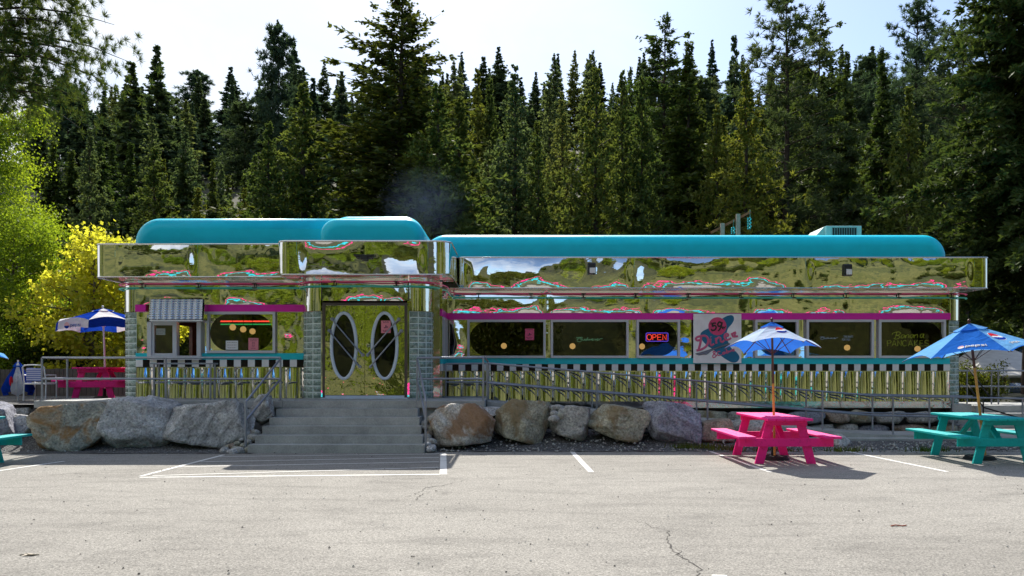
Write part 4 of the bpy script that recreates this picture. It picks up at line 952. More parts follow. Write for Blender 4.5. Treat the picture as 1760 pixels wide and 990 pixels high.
# Banana PANCAKES
c = P(1561, 583, YR+.06); t = thing('pancake_sign', 'olive yellow neon reading Banana PANCAKES in the last window', 'neon sign', tuple(c))
def tfp(cx, cy): return ((cx-1225)/6.77*YR/F, 0, -(cy-262)/6.77*YR/F)
neon_strokes([[(1035, 210), (1050, 190), (1110, 176), (1135, 190), (1115, 212), (1080, 218), (1115, 222), (1122, 245), (1085, 262), (1052, 250)], [(1092, 180), (1075, 240), (1068, 262)], [(1185, 215), (1155, 212), (1140, 240), (1160, 250), (1188, 215), (1185, 248)], [(1200, 212), (1195, 250)], [(1198, 225), (1222, 208), (1232, 220), (1228, 248)], [(1285, 212), (1255, 212), (1245, 238), (1262, 248), (1290, 212), (1285, 246)], [(1302, 210), (1298, 248)], [(1300, 222), (1325, 206), (1335, 218), (1330, 246)], [(1405, 200), (1375, 205), (1365, 232), (1382, 245), (1408, 200), (1402, 242), (1415, 245)]], .0075, M['neon_yellow'], tfp, t)
neon_strokes([[(982, 342), (982, 276), (1015, 276), (1028, 290), (1015, 308), (982, 308)], [(1035, 342), (1062, 274), (1085, 342)], [(1045, 320), (1078, 320)], [(1102, 342), (1102, 276), (1145, 340), (1145, 274)], [(1225, 342), (1252, 274), (1278, 342)], [(1235, 320), (1270, 320)], [(1298, 342), (1298, 276)], [(1338, 276), (1298, 312), (1342, 342)], [(1398, 342), (1362, 342), (1362, 276), (1398, 276)], [(1362, 308), (1392, 308)]], .0075, M['neon_yellow'], tfp, t, smooth=False)
neon_strokes([[(1205, 285), (1185, 274), (1162, 290), (1160, 325), (1182, 342), (1205, 330)], [(1462, 284), (1440, 274), (1420, 288), (1425, 304), (1455, 314), (1465, 330), (1445, 343), (1415, 332)]], .0075, M['neon_yellow'], tfp, t)
# paper notices
pinkp = paint('pink_paper', (.74, .24, .30), .7); whitep = paint('white_paper', (.72, .72, .74), .7); hot = paint('hot_pink_paper', (.72, .10, .22), .7)
def notice(px0, py0, px1, py1, Y, mat, label, rows, glyph=True):
    x0, x1, z0, z1 = X(px0, Y), X(px1, Y), Z(py1, Y), Z(py0, Y); t = thing('notice', label, 'notice', ((x0+x1)/2, Y, z0)); w = (x1-x0)/2; h = z1-z0
    mb = MB(); mb.box(-w, w, 0, .004, 0, h); mb.build('sheet', mat, t)
    mb = MB(); rr = random.Random(len(label))
    for (fy, fw) in rows:
        x = -w*fw
        while x < w*fw:
            l_ = rr.uniform(.02, .05); mb.box(x, min(x+l_, w*fw), -.003, -.0005, h*fy, h*fy+h*.035); x += l_+.012
    if glyph:
        mb.box(-.012, .012, -.003, -.0005, h*.42, h*.62); mb.box(.016, .05, -.003, -.0005, h*.45, h*.52); mb.box(-.05, -.016, -.003, -.0005, h*.40, h*.46)
    mb.build('printing', paint('notice_ink', (.10, .03, .06), .8), t)
notice(655, 551, 671.5, 572.5, YE-.052, pinkp, 'pink notice in the right door oval', [(.9, .7), (.82, .6), (.2, .6), (.12, .5)])
notice(902.5, 565, 918, 584.5, YR-.026, hot, 'hot pink notice in the first window of the right wing', [(.9, .7), (.2, .7), (.1, .5)])
notice(427, 581, 444, 601.5, YL-.026, pinkp, 'pink notice in the oval window left of the doors', [(.88, .8), (.75, .7), (.62, .3), (.5, .3), (.38, .3), (.25, .3), (.12, .5)], False)
notice(388, 585.5, 409, 601, YL-.026, whitep, 'white notice in the oval window beside the pink one', [(.78, .8), (.5, .75), (.2, .7)], False)
notice(268, 564.5, 284, 575.5, YL-.075, paint('pale_paper', (.32, .36, .36), .7), 'small pale notice on the service window glass', [(.7, .7), (.45, .7), (.2, .6)], False)

# ------------------------------------------------------------------ picnic tables
def picnic_table(label, mat, loc, rz=0):
    t = thing('picnic_table', label, 'picnic table', loc, rz, 'wooden picnic tables'); s = 1.147
    def q(*a): return [v*s for v in a]
    L = .92*s; rnd = random.Random(len(label))
    for i in range(5):
        mb = MB(); x = (-.30+.15*i)*s; e = rnd.uniform(-.01, .01); mb.box(x-.069*s, x+.069*s, -L+e, L+e, .715*s+rnd.uniform(-.002, .002), .753*s); mb.build('top_plank', mat, t, .008)
    for sx in (-1, 1):
        for k in range(2):
            mb = MB(); x = sx*(.615+.145*k)*s; mb.box(x-.068*s, x+.068*s, -L, L, .425*s, .463*s); mb.build('seat_plank', mat, t, .008)
    for sy in (-1, 1):
        y = sy*.665*s
        for sx in (-1, 1):
            mb = MB(); mb.prism([(sx*.17*s, .712*s), (sx*.31*s, .712*s), (sx*.50*s, 0), (sx*.355*s, 0)], 'y', y-.02*s, y+.02*s); mb.build('leg', mat, t, .006)
        mb = MB(); yy = y+sy*.042*s; mb.box(-.77*s, .77*s, yy-.02*s, yy+.02*s, .285*s, .422*s); mb.build('seat_beam', mat, t, .006)
        mb = MB(); mb.box(-.34*s, .34*s, yy-.02*s, yy+.02*s, .63*s, .712*s); mb.build('top_cleat', mat, t, .006)
        mb = MB(); mb.beam((0, sy*.60*s, .36*s), (0, sy*.18*s, .70*s), .09*s, .04*s); mb.build('brace', mat, t, .004)
    return t
YT = 16.03
picnic_table('hot pink picnic table on the asphalt under the small blue umbrella', M['pink'], (5.12, YT, 0))
picnic_table('teal picnic table on the asphalt under the large tilted blue umbrella', M['teal_wood'], (9.20, YT, 0))
picnic_table('teal picnic table cut off by the left edge of the picture', M['teal_wood'], (-10.21, 14.68, 0))
picnic_table('hot pink picnic table on the gravel terrace beyond the glass block column', M['pink'], (-11.16, 22.4, .95), math.radians(3))

# ------------------------------------------------------------------ umbrellas
def canvas(name, c, tr=.35):
    m = bpy.data.materials.new(name); m.use_nodes = True; n = m.node_tree.nodes; l = m.node_tree.links; n.clear()
    out = n.new('ShaderNodeOutputMaterial'); d = n.new('ShaderNodeBsdfDiffuse'); t = n.new('ShaderNodeBsdfTranslucent')
    tt = noise_node(n, l, 3, 6, .65, .4); r = ramp(n, l, tt.outputs['Fac'], [(.3, tuple(x*.85 for x in c)), (.7, c)])
    l.new(r.outputs['Color'], d.inputs['Color']); l.new(r.outputs['Color'], t.inputs['Color'])
    t2 = noise_node(n, l, 2.2, 3, .6, .6); b = n.new('ShaderNodeBump'); b.inputs['Distance'].default_value = .06; l.new(t2.outputs['Fac'], b.inputs['Height']); l.new(b.outputs[0], d.inputs['Normal']); l.new(b.outputs[0], t.inputs['Normal'])
    m_ = n.new('ShaderNodeMixShader'); m_.inputs[0].default_value = tr; l.new(d.outputs[0], m_.inputs[1]); l.new(t.outputs[0], m_.inputs[2]); l.new(m_.outputs[0], out.inputs['Surface']); return m
M['cv_blue'] = canvas('blue_canvas', (.03, .16, .62), .45); M['cv_sky'] = canvas('light_blue_canvas', (.20, .48, .88), .45); M['cv_white'] = canvas('white_canvas', (.80, .82, .86), .3)
M['cv_deep'] = canvas('deep_blue_canvas', (.012, .06, .45), .4); M['cv_pale'] = canvas('pale_sunlit_canvas', (.58, .80, .98), .5)
M['cv_red'] = canvas('red_canvas', (.62, .03, .05), .3); M['cv_pink'] = canvas('faded_pink_canvas', (.85, .5, .5), .3)
def umbrella(label, loc, R, z_rim, z_top, nrib, rot, mats, tilt=(0, 0), pole=('wood_dark', 'wood_pole'), valance=0, vent=.24, pole_split=.5, sag=.05, pole_r=.022, base=True, group='table umbrellas', vmat=None):
    t = thing('table_umbrella', label, 'umbrella', loc, 0, group)

    Rm = Matrix.Rotation(tilt[0], 3, 'X') @ Matrix.Rotation(tilt[1], 3, 'Y'); piv = Vector((0, 0, 1.0))
    def T(p): return Rm @ (Vector(p)-piv)+piv
    mb = MB(); K = 8; W = 8
    def surf(i, u, w_):
        """panel i, u across 0..1, w from 0 (top) to 1 (rim)"""
        a0 = rot+2*math.pi*i/nrib; a1 = rot+2*math.pi*(i+1)/nrib
        p0 = Vector((math.cos(a0), math.sin(a0), 0)); p1 = Vector((math.cos(a1), math.sin(a1), 0)); p = p0.lerp(p1, u)
        r_ = R*w_; e = 4*u*(1-u)
        q = p*r_*(1-.06*e*w_); z = z_top-(z_top-z_rim)*(w_**1.08)-sag*math.sin(math.pi*w_)*e*.6+.09*e*w_*w_
        return T((q.x, q.y, z))
    for i in range(nrib):
        v = [surf(i, u/W, .16+.84*w_/K) for w_ in range(K+1) for u in range(W+1)]
        mb.add(v, [(w_*(W+1)+u, w_*(W+1)+u+1, (w_+1)*(W+1)+u+1, (w_+1)*(W+1)+u) for w_ in range(K) for u in range(W)], i % len(mats), True)
    cp = mb.build('canopy', [M[m] for m in mats], t, fix=False)
    if valance:
        mb = MB()
        for i in range(nrib):
            v = []
            for w_ in range(2):
                for u in range(W+1):
                    p = surf(i, u/W, 1.0); e = 4*(u/W)*(1-u/W); v.append(p+Vector((p.x*.02, p.y*.02, 0))*w_-Vector((0, 0, valance*w_*(.82+.18*e**.3))))
            mb.add(v, [(u, u+1, W+2+u, W+1+u) for u in range(W)], (i+1) % len(mats), True)
        mb.build('valance', [M[m] for m in mats], t, fix=False)
    mb = MB()                                                   # vent flap at the top
    for i in range(nrib):
        v = [surf(i, u/W, w_)+Vector((0, 0, .03 if w_ < .3 else .015)) for w_ in (.01, vent) for u in range(W+1)]
        mb.add(v, [(u, u+1, W+2+u, W+1+u) for u in range(W)], i % len(mats), True)
    mb.build('vent_flap', [M[m] for m in (vmat or mats)]+([M[vmat[0]]]*5 if vmat else []), t, fix=False)
    for i in range(nrib):
        mb = MB(); a = rot+2*math.pi*i/nrib; p0 = T((0, 0, z_top-.03)); p1 = surf(i, 0, 1.0)-Vector((0, 0, .012)); mb.tube([p0, surf(i, 0, .5)-Vector((0, 0, .02)), p1], .009, 6); mb.build('rib', M[pole[0]], t)
        mb = MB(); mb.tube([T((0, 0, z_rim-.12)), surf(i, 0, .52)-Vector((0, 0, .03))], .007, 6); mb.build('strut', M[pole[0]], t)
    zs = .75+(z_top-.75)*pole_split
    mb = MB(); mb.tube([T((0, 0, zs)), T((0, 0, z_top+.05))], pole_r, 10); mb.sphere(T((0, 0, z_top+.08)), .03, 10, 6); mb.build('upper_pole', M[pole[0]], t)
    mb = MB(); mb.tube([T((0, 0, .08)), T((0, 0, zs))], pole_r, 10); mb.build('lower_pole', M[pole[1]], t)
    if base: mb = MB(); mb.cyl((0, 0, 0.005), (0, 0, .07), .30, 24, r2=.25); mb.cyl((0, 0, .07), (0, 0, .28), .05, 12); mb.build('base', M['rubber'], t)
    return t, surf
def decal(t, surf, i, u0, w0, su, sw, kind, name='logo'):
    """printed emblem following panel i; (u0,w0) its centre, su,sw half sizes in panel coordinates"""
    def f(a, b_, o): p = surf(i, u0+a*su, w0+b_*sw); q = surf(i, u0+a*su+.01, w0+b_*sw); r = surf(i, u0+a*su, w0+b_*sw+.01); n = (r-p).cross(q-p).normalized(); n = n if n.z > 0 else -n; return p+n*o
    def blob(fn, mat, o):
        mb = MB(); N = 12; v = []; fs = []
        for j in range(N+1):
            for k in range(N+1):
                x = -1+2*k/N; lo, hi = fn(x); v.append(f(x, lo+(hi-lo)*j/N, o))
        for j in range(N):
            for k in range(N): fs.append((j*(N+1)+k, j*(N+1)+k+1, (j+1)*(N+1)+k+1, (j+1)*(N+1)+k))
        mb.add(v, fs, 0, True); mb.build(name, M[mat], t, fix=False)
    c_ = lambda x: math.sqrt(max(0, 1-x*x))
    if kind == 'outline': blob(lambda x: (-c_(x)*1.12, c_(x)*1.12), 'cv_white', .004)
    blob(lambda x: (-c_(x), c_(x)), 'cv_white', .006)
    blob(lambda x: (-c_(x), max(-c_(x), min(c_(x), -.18-.35*x+.25*math.sin(2*x)))), 'cv_red' if kind != 'faded' else 'cv_pink', .008)
    blob(lambda x: (min(c_(x), max(-c_(x), .28-.20*x+.25*math.sin(2*x))), c_(x)), 'cv_deep' if kind != 'faded' else 'cv_white', .008)
PEP = [[(0, -.35), (0, .5), (.1, .6), (.35, .55), (.42, .3), (.3, .08), (.02, .1)], [(.55, .32), (.92, .34), (.85, .58), (.62, .55), (.55, .25), (.7, .04), (.92, .12)], [(1.08, -.35), (1.08, .5), (1.18, .6), (1.43, .55), (1.5, .3), (1.38, .08), (1.1, .1)], [(2.0, .52), (1.75, .58), (1.68, .42), (1.95, .28), (1.92, .08), (1.65, .08)], [(2.18, .05), (2.18, .55)], [(2.18, .72), (2.18, .8)]]
def pword(t, surf, i, u0, w0, du, dw, mat, r=.008):
    mb = MB()
    for s_ in PEP:
        pts = []
        for (a, b_) in spline([(p[0], p[1], 0) for p in s_], 4) and [(q.x, q.y) for q in spline([(p[0], p[1], 0) for p in s_], 4)]:
            p = surf(i, u0+a*du, w0-b_*dw); p2 = surf(i, u0+a*du+.01, w0-b_*dw); p3 = surf(i, u0+a*du, w0-b_*dw+.01); n = (p3-p).cross(p2-p).normalized(); n = n if n.z > 0 else -n; pts.append(p+n*.01)
        mb.tube(pts, r, 5)
    mb.build('lettering', M[mat], t)
# right-hand pair over the picnic tables
u1, sf1 = umbrella('small pale blue umbrella with dark upper pole over the pink table', (5.15, YT, 0), .93, 2.20, 2.70, 6, math.radians(-10), ['cv_blue', 'cv_blue', 'cv_blue', 'cv_pale', 'cv_pale', 'cv_pale'], tilt=(math.radians(-7), math.radians(1)), pole_split=.38, vmat=['cv_blue'])  # sun glow painted into the pale near panels, dark underside into the far
u2, sf2 = umbrella('large tilted blue umbrella with printed emblem over the teal table', (9.20, YT, 0), 1.28, 2.06, 2.66, 6, math.radians(-93), ['cv_sky', 'cv_blue'], tilt=(math.radians(-2.5), math.radians(-5.5)), pole_split=.55, pole_r=.026)
decal(u1, sf1, 4, .78, .42, .22, .16, 'outline')
decal(u2, sf2, 0, .36, .52, .24, .15, 'outline'); pword(u2, sf2, 0, .30, .86, .12, .09, 'cv_white', .006)
decal(u2, sf2, 5, .37, .83, .055, .06, 'faded'); pword(u2, sf2, 5, .45, .86, .15, .09, 'cv_white', .010)
u3, sf3 = umbrella('white and blue umbrella with deep valance on the left terrace', (-11.2, 22.4, .95), 1.20, 2.09, 2.46, 8, math.radians(-80), ['cv_white', 'cv_deep'], tilt=(0, math.radians(-2)), pole=('white', 'white'), valance=.25, pole_r=.024)
# emblem on the white valance flap at the far left of that umbrella
bestv = None
for i in range(8):
    p = sf3(i, .5, 1.0)
    if i % 2 == 1 and p.y < 0 and (bestv is None or p.x < bestv[1].x): bestv = (i, p)
i = bestv[0]; a = sf3(i, 0.0, 1.0); b = sf3(i, 1.0, 1.0)
if a.x > b.x: a, b = b, a
dd = (b-a); nn = Vector((dd.y, -dd.x, 0)).normalized(); nn = nn if nn.y < 0 else -nn
def vp(fx, dz, o=.012): return a+dd*fx+nn*(o+.012)-Vector((0, 0, dz))
mb = MB(); mb.add([vp(.30+.085*math.cos(t_), .115+.085*math.sin(t_)) for t_ in np.linspace(0, 2*math.pi, 25)[:-1]], [tuple(range(24))]); mb.build('logo', M['cv_pink'], u3, fix=False)
mb = MB(); mb.add([vp(.30+.085*math.cos(t_), .115+.085*math.sin(t_), .015) for t_ in np.linspace(.1, math.pi-.1, 13)], [tuple(range(13))]); mb.build('logo', M['cv_deep'], u3, fix=False)
mb = MB()
for s_ in PEP: mb.tube([vp(.42+q.x*.155, .15-q.y*.085, .016) for q in spline([(p[0], p[1], 0) for p in s_], 4)], .007, 5)
mb.build('lettering', M['cv_blue'], u3)
umbrella('blue umbrella tip entering at the left edge over the teal table', (-10.21, 14.68, 0), 1.1, 1.97, 2.45, 6, math.radians(0), ['cv_sky', 'cv_blue'], pole_split=.4)
# closed umbrella with its stand
c = P(31, 0, 21.0); t = thing('closed_umbrella', 'folded blue and white umbrella standing before the wooden fence', 'umbrella', (c.x, 21.0, .95))
mb = MB(); zt3 = Z(622, 21.0)-.95; zb3 = Z(676, 21.0)-.95; n = 16
prof = [(0, .03, 1), (.10, .10, 1), (.16, .085, 1), (.5, .22, .8), (.85, .33, .75), (1, .28, .8)]
v = []
for (fr, r, _) in prof:
    for k in range(n*2):
        a = math.pi*k/n; rr = r*(1+.22*math.cos(k*math.pi)*min(1, fr*2)); v.append((rr*math.cos(a), rr*math.sin(a)*.8, zt3+(zb3-zt3)*fr-(.06*math.sin(a*4) if fr == 1 else 0)))
N2 = n*2
for j in range(len(prof)-1):
    for k in range(N2): mb.f.append((j*N2+k, j*N2+(k+1) % N2, (j+1)*N2+(k+1) % N2, (j+1)*N2+k)); mb.mi.append([0, 1, 1, 0, 0, 0, 1, 0][(k//4) % 8]); mb.sm.append(True)
mb.v = v; mb.build('canopy', [M['cv_deep'], M['cv_white']], t)
mb = MB(); mb.sphere((-.03, -.24, .50), .06, 10, 8, sc=(.8, .4, 2.2)); mb.build('logo', M['cv_red'], t)
mb = MB(); mb.cyl((0, 0, 0), (0, 0, zt3+.05), .02, 8); mb.build('pole', M['white'], t)
mb = MB(); mb.tube([(.10*math.cos(a), .10*math.sin(a), zt3+(zb3-zt3)*.14) for a in np.linspace(0, 2*math.pi, 17)[:-1]], .02, 6, closed=True); mb.build('strap', M['cv_blue'], t)
# metal chair
c = P(69, 0, 21.0); t = thing('metal_chair', 'white metal patio chair with blue striped back cushion by the railing', 'chair', (c.x, 21.0, .95), math.radians(180))
cr = .018; w = .28
for sx in (-1, 1):
    mb = MB(); mb.tube([(sx*w, -.25, 0), (sx*w, -.25, .50)], cr, 8); mb.build('leg', M['white'], t)
    mb = MB(); mb.tube([(sx*w, .25, 0), (sx*w, .22, .45), (sx*w*.98, .30, .86), (sx*w*.8, .31, .91), (0, .31, .92)], cr, 8); mb.build('leg', M['white'], t)
    mb = MB(); mb.tube([(sx*w, -.25, .48), (sx*w, -.22, .66), (sx*w, .25, .66)], cr*.9, 8); mb.build('armrest', M['white'], t)
mb = MB(); mb.box(-w, w, -.27, .24, .42, .46); mb.build('seat', M['white'], t, .01)
cm, cn, cl, cb = new_mat('striped_cushion'); wv = cn.new('ShaderNodeTexWave'); wv.bands_direction = 'Z'; wv.inputs['Scale'].default_value = 6; cc = cn.new('ShaderNodeTexCoord'); cl.new(cc.outputs['Object'], wv.inputs['Vector'])
rq = ramp(cn, cl, wv.outputs['Fac'], [(.45, (.16, .2, .5)), (.55, (.6, .6, .75))]); cl.new(rq.outputs['Color'], cb.inputs['Base Color']); cb.inputs['Roughness'].default_value = .9
mb = MB(); mb.box(-.20, .20, .24, .28, .50, .84); mb.build('backrest', cm, t, .015)
# fence on the terrace
t = thing('board_fence', 'dark weathered board fence at the back of the terrace', 'fence', (-15.0, 25.2, .9))
mb = MB(); rnd = random.Random(3); x = -6.0
while x < 5.3:
    w_ = .14; mb.box(x, x+w_-.012, 0, .025, .02, .86+rnd.uniform(-.02, .02)); x += w_
mb.build('boards', M['grey_wood'], t)
for z in (.2, .7): mb = MB(); mb.box(-6, 5.3, .03, .08, z, z+.09); mb.build('rail', M['grey_wood'], t)

# ------------------------------------------------------------------ boulders
def boulder(name, label, bbox, Y, depth, mat, seed, poly=None, group='boulders edging the deck', zb_=None, sub=4, sharp=.985):
    """bbox in photo pixels (x0,y0,x1,y1) at depth Y; poly: optional extra cutting planes (nx,nz,h)"""
    import bmesh
    rnd = random.Random(seed); bm = bmesh.new(); bmesh.ops.create_icosphere(bm, subdivisions=sub+1, radius=1)
    planes = []
    for k in range(9):
        v = Vector((rnd.gauss(0, 1), rnd.gauss(0, .8), rnd.gauss(0, 1))).normalized(); planes.append((v, rnd.uniform(.74, .99)))
    for (a, b_, h) in (poly or []): planes.append((Vector((a, 0, b_)).normalized(), h))
    planes += [(Vector((sx, rnd.uniform(-.4, .4), rnd.uniform(-.45, .45))).normalized(), rnd.uniform(.72, .86)) for sx in (-1, 1)]+[(Vector((rnd.uniform(-.38, .38), rnd.uniform(-.1, .2), sz)).normalized(), rnd.uniform(.66, .8)) for sz in (-1, 1)]
    planes.append((Vector((rnd.uniform(-.3, .3), -1, rnd.uniform(.05, .4))).normalized(), .78)); pass
    for v in bm.verts:
        d = v.co.normalized(); r = 1.22
        for nrm, h in planes:
            c_ = d.dot(nrm)
            if c_ > .05: r = min(r, h/c_)
        r2 = r*sharp+(1-sharp)*.9
        p = d*r2
        p += d*(.055*noise.noise(p*1.7+Vector((seed*3.1, 0, 0)))+.03*noise.noise(p*4.5+Vector((seed, 5, 0)))+.016*noise.noise(p*11+Vector((0, seed, 0))))
        st_ = abs(noise.noise(Vector((p.x*.8+seed, p.y*.8, p.z*5))))*.04+.03*max(0, .12-abs(noise.noise(p*2.2+Vector((seed*9, 0, 3)))))/.12; p -= d*st_
        v.co = p
    xs_ = [v.co.x for v in bm.verts]; zs = [v.co.z for v in bm.verts]; ys_ = [v.co.y for v in bm.verts]
    bw = (bbox[2]-bbox[0])*.02; x0, x1 = X(bbox[0]-bw, Y), X(bbox[2]+bw, Y); z1, z0 = Z(bbox[1], Y), Z(bbox[3], Y)
    if zb_ is not None: z0 = zb_
    for v in bm.verts:
        v.co.x = (v.co.x-min(xs_))/(max(xs_)-min(xs_))*(x1-x0)-(x1-x0)/2
        v.co.z = (v.co.z-min(zs))/(max(zs)-min(zs))*(z1-z0)
        v.co.y = (v.co.y-min(ys_))/(max(ys_)-min(ys_))*depth-depth/2
    me = bpy.data.meshes.new(name); bm.to_mesh(me); bm.free()
    me.polygons.foreach_set('use_smooth', [True]*len(me.polygons)); me.materials.append(mat)
    o = bpy.data.objects.new(name, me); col.objects.link(o); o.location = ((x0+x1)/2, Y+depth*.25, z0)
    return tag(o, label, 'boulder' if name == 'boulder' else 'stone', group)
R_ = boulder
R_('boulder', 'dark grey boulder cut off at the left edge behind the teal bench', (-60, 684, 20, 768), 18.0, 1.2, M['rock_blue'], 1)
R_('boulder', 'small pale wedge of rock beside the ochre boulder', (18, 712, 62, 750), 18.5, .7, M['rock_white'], 2)
R_('boulder', 'tiny sunlit rock on top of the bank behind the wedge', (28, 700, 50, 716), 18.9, .4, M['rock_grey'], 32)
R_('boulder', 'broad ochre stained boulder with layered faces left of the white one', (32, 691, 187, 779), 17.75, 1.5, M['rock_orange'], 3, [(-1, .9, .82), (1, -.8, .85)])
R_('boulder', 'big rounded whitish boulder between the ochre and the banded one', (171, 680, 291, 777), 17.8, 1.4, M['rock_white'], 4, sharp=.93)
R_('boulder', 'long banded grey boulder beside the left handrail', (289, 686, 436, 773), 17.8, 1.4, M['rock_banded'], 5, [(.8, -1, .75)])
R_('boulder', 'upright slim grey rock wedged behind the left handrail', (428, 677, 469, 733), 18.15, .6, M['rock_banded'], 6, [(-1, 1, .7)])
R_('boulder', 'white and rust streaked boulder just right of the steps', (733, 693, 850, 771), 17.85, 1.2, M['rock_rusty'], 7, [(1, .9, .78), (-1, .8, .85)])
R_('boulder', 'flat sunlit slab lying behind the rust streaked boulder', (806, 699, 866, 716), 18.5, .7, M['rock_white'], 8)
R_('boulder', 'rounded greenish grey boulder with a rust spot', (848, 685, 950, 765), 18.3, 1.2, M['rock_olive'], 9, [(-1, .8, .82)])
R_('boulder', 'small pointed grey boulder between the greenish and the tan one', (944, 697, 1015, 759), 18.35, 1.0, M['rock_grey'], 10, [(-1, .8, .68)])
R_('boulder', 'tan grey boulder with flat top and tapering foot', (1007, 694, 1122, 760), 18.3, 1.2, M['rock_olive'], 11, [(-1, -1, .72), (1, .3, .86)])
R_('boulder', 'bluish purple grey boulder left of the brown one', (1111, 689, 1207, 764), 18.3, 1.1, M['rock_blue'], 12, [(-1, -.9, .78)])
R_('boulder', 'low brown boulder next to the pink bench', (1197, 719, 1264, 768), 18.4, 1.0, M['rock_brown'], 13)
R_('boulder', 'grey boulder seen through the pink table legs', (1262, 722, 1345, 770), 18.6, .9, M['rock_grey'], 14)
R_('boulder', 'low pale rock right of the pink table foot', (1424, 747, 1462, 774), 18.6, .7, M['rock_white'], 15)
R_('boulder', 'flat grey slab lying beyond the pink table', (1345, 752, 1428, 772), 18.9, .7, M['rock_grey'], 33)
# stacked stone wall under the right wing: every stone a thing
rnd = random.Random(21); k = 0; mats_ = [M['rock_grey'], M['rock_olive'], M['rock_blue'], M['rock_grey'], M['rock_brown']]
for row, (z0, z1) in enumerate(((.0, .34), (.32, .66))):
    x = 4.4+row*.25
    while x < 11.8:
        w_ = rnd.uniform(.6, 1.15); h_ = rnd.uniform(-.05, .04); Yw = 21.45
        bb = (CX+x*F/Yw, HY-(z1+h_-CAMH)*F/Yw, CX+(x+w_)*F/Yw, HY-(z0-CAMH)*F/Yw)
        R_('wall_stone', ['lower', 'upper'][row]+' course stone of the dry wall under the right wing', bb, Yw, .6, mats_[(k*7+row) % 5], 50+k, None, ['lower course stones of the dry wall', 'upper course stones of the dry wall'][row], sub=2, sharp=.95); x += w_*.97; k += 1
# cobbles
def cobbles(pts, lbl, grp, r0, r1, seed):
    rnd = random.Random(seed)
    for (px, py, Y) in pts:
        c = P(px, py, Y); mb = MB(); r = rnd.uniform(r0, r1); mb.sphere((0, 0, 0), r, 12, 8, sc=(rnd.uniform(1, 1.4), 1, rnd.uniform(.65, .85)))
        mb.v = [tuple(Vector(p)*(1+.12*noise.noise(Vector(p)*9+c))) for p in mb.v]
        o = mb.build('cobble', rnd.choice([M['rock_grey'], M['rock_olive'], M['rock_white'], M['rock_brown']])); o.location = c; o.rotation_euler = (0, rnd.uniform(-.4, .4), rnd.uniform(0, 6)); tag(o, lbl, 'cobble', grp)
rnd = random.Random(2)
cobbles([(386, 774, 17.3), (396, 776, 17.2), (405, 771, 17.35), (413, 775, 17.2), (418, 766, 17.4), (408, 762, 17.5), (399, 766, 17.45), (416, 755, 17.6), (409, 752, 17.7), (426, 760, 17.5), (428, 745, 17.8), (432, 737, 17.9), (420, 741, 17.9), (434, 752, 17.6), (392, 768, 17.5), (428, 772, 17.25), (440, 744, 17.8), (403, 777, 17.15)], 'small cobble in the heap beside the left handrail', 'cobbles beside the left handrail', .07, .12, 5)
cobbles([(741, 771, 17.25), (735, 765, 17.4), (742, 759, 17.5), (734, 752, 17.7), (738, 745, 17.8), (733, 735, 18.0), (741, 737, 18.0), (730, 728, 18.2), (737, 722, 18.3), (745, 714, 18.5)], 'small cobble in the column between steps and rust streaked boulder', 'cobbles beside the right handrail', .07, .11, 6)
cobbles([(953, 712, 18.3), (959, 701, 18.5), (966, 707, 18.4), (950, 703, 18.5), (952, 720, 18.2), (962, 715, 18.3)], 'round cobble stacked in the gap between two boulders', 'cobbles in the boulder gap', .09, .13, 7)

# ------------------------------------------------------------------ right side: concrete steps, railing, sheds
mb = MB()
for i in range(4): mb.box(12.75, 17.5, 21.2+i*.40, 24.6, .19*i+.001, .19*(i+1))
tag(mb.build('side_steps', M['concrete'], None, .015), 'wide low concrete steps right of the diner', 'steps')
pts = [(X(1662, 23), 23.0), (X(1704, 23), 23.0), (X(1716, 23), 23.0), (X(1775, 23), 23.0)]
railing('side_railing', 'pale pipe railing on the concrete steps before the sheds', [((a, b, .57), (a, b, Z(637, 23))) for a, b in pts], [[(pts[0][0]-.4, 23, Z(637, 23)), (pts[3][0], 23, Z(637.5, 23))], [(pts[0][0]-.2, 23, Z(664, 23)), (pts[3][0], 23, Z(664, 23))]], (pts[0][0], 23, .57), .022)
railing('side_handrail', 'dark sloping handrail descending the concrete steps', [((X(1690, 20.9), 20.9, .0), (X(1690, 20.9), 20.9, Z(690, 20.9)))], [[(X(1661, 22.6), 22.6, Z(632, 22.6)), (X(1666, 22.4), 22.4, Z(634, 22.4)), (X(1699, 21.1), 21.1, Z(680, 21.1)), (X(1765, 20.9), 20.9, Z(690, 20.9))], [(X(1664, 22.4), 22.4, Z(662, 22.4)), (X(1690, 21.0), 21.0, Z(700, 21.0)), (X(1765, 20.9), 20.9, Z(722, 20.9))]], (X(1690, 20.9), 20.9, 0), .020, None, 'rubber')
corr, cn, cl, cb = new_mat('blue_grey_sheet_roof'); wv = cn.new('ShaderNodeTexWave'); wv.bands_direction = 'X'; wv.inputs['Scale'].default_value = 2.2; cc = cn.new('ShaderNodeTexCoord'); cl.new(cc.outputs['Object'], wv.inputs['Vector'])
rq = ramp(cn, cl, wv.outputs['Fac'], [(0, (.10, .14, .22)), (1, (.20, .26, .36))]); cl.new(rq.outputs['Color'], cb.inputs['Base Color']); cb.inputs['Roughness'].default_value = .45; bump(cn, cl, wv.outputs['Fac'], 1, .05, cb)
Ys = 36.0; bo = Vector((X(1700, Ys), Ys, .85)); t = thing('blue_roof_cabin', 'small grey cabin with blue metal roof behind the right umbrella', 'cabin', tuple(bo))
ze = Z(664, Ys)-.85; zr = Z(596, Ys+3)-.85; xa_, xb_ = X(1658, Ys)-bo.x, X(1900, Ys)-bo.x
mb = MB(); mb.box(xa_+.8, xb_, .5, 6, 0, ze); mb.build('wall', M['grey_wood'], t)
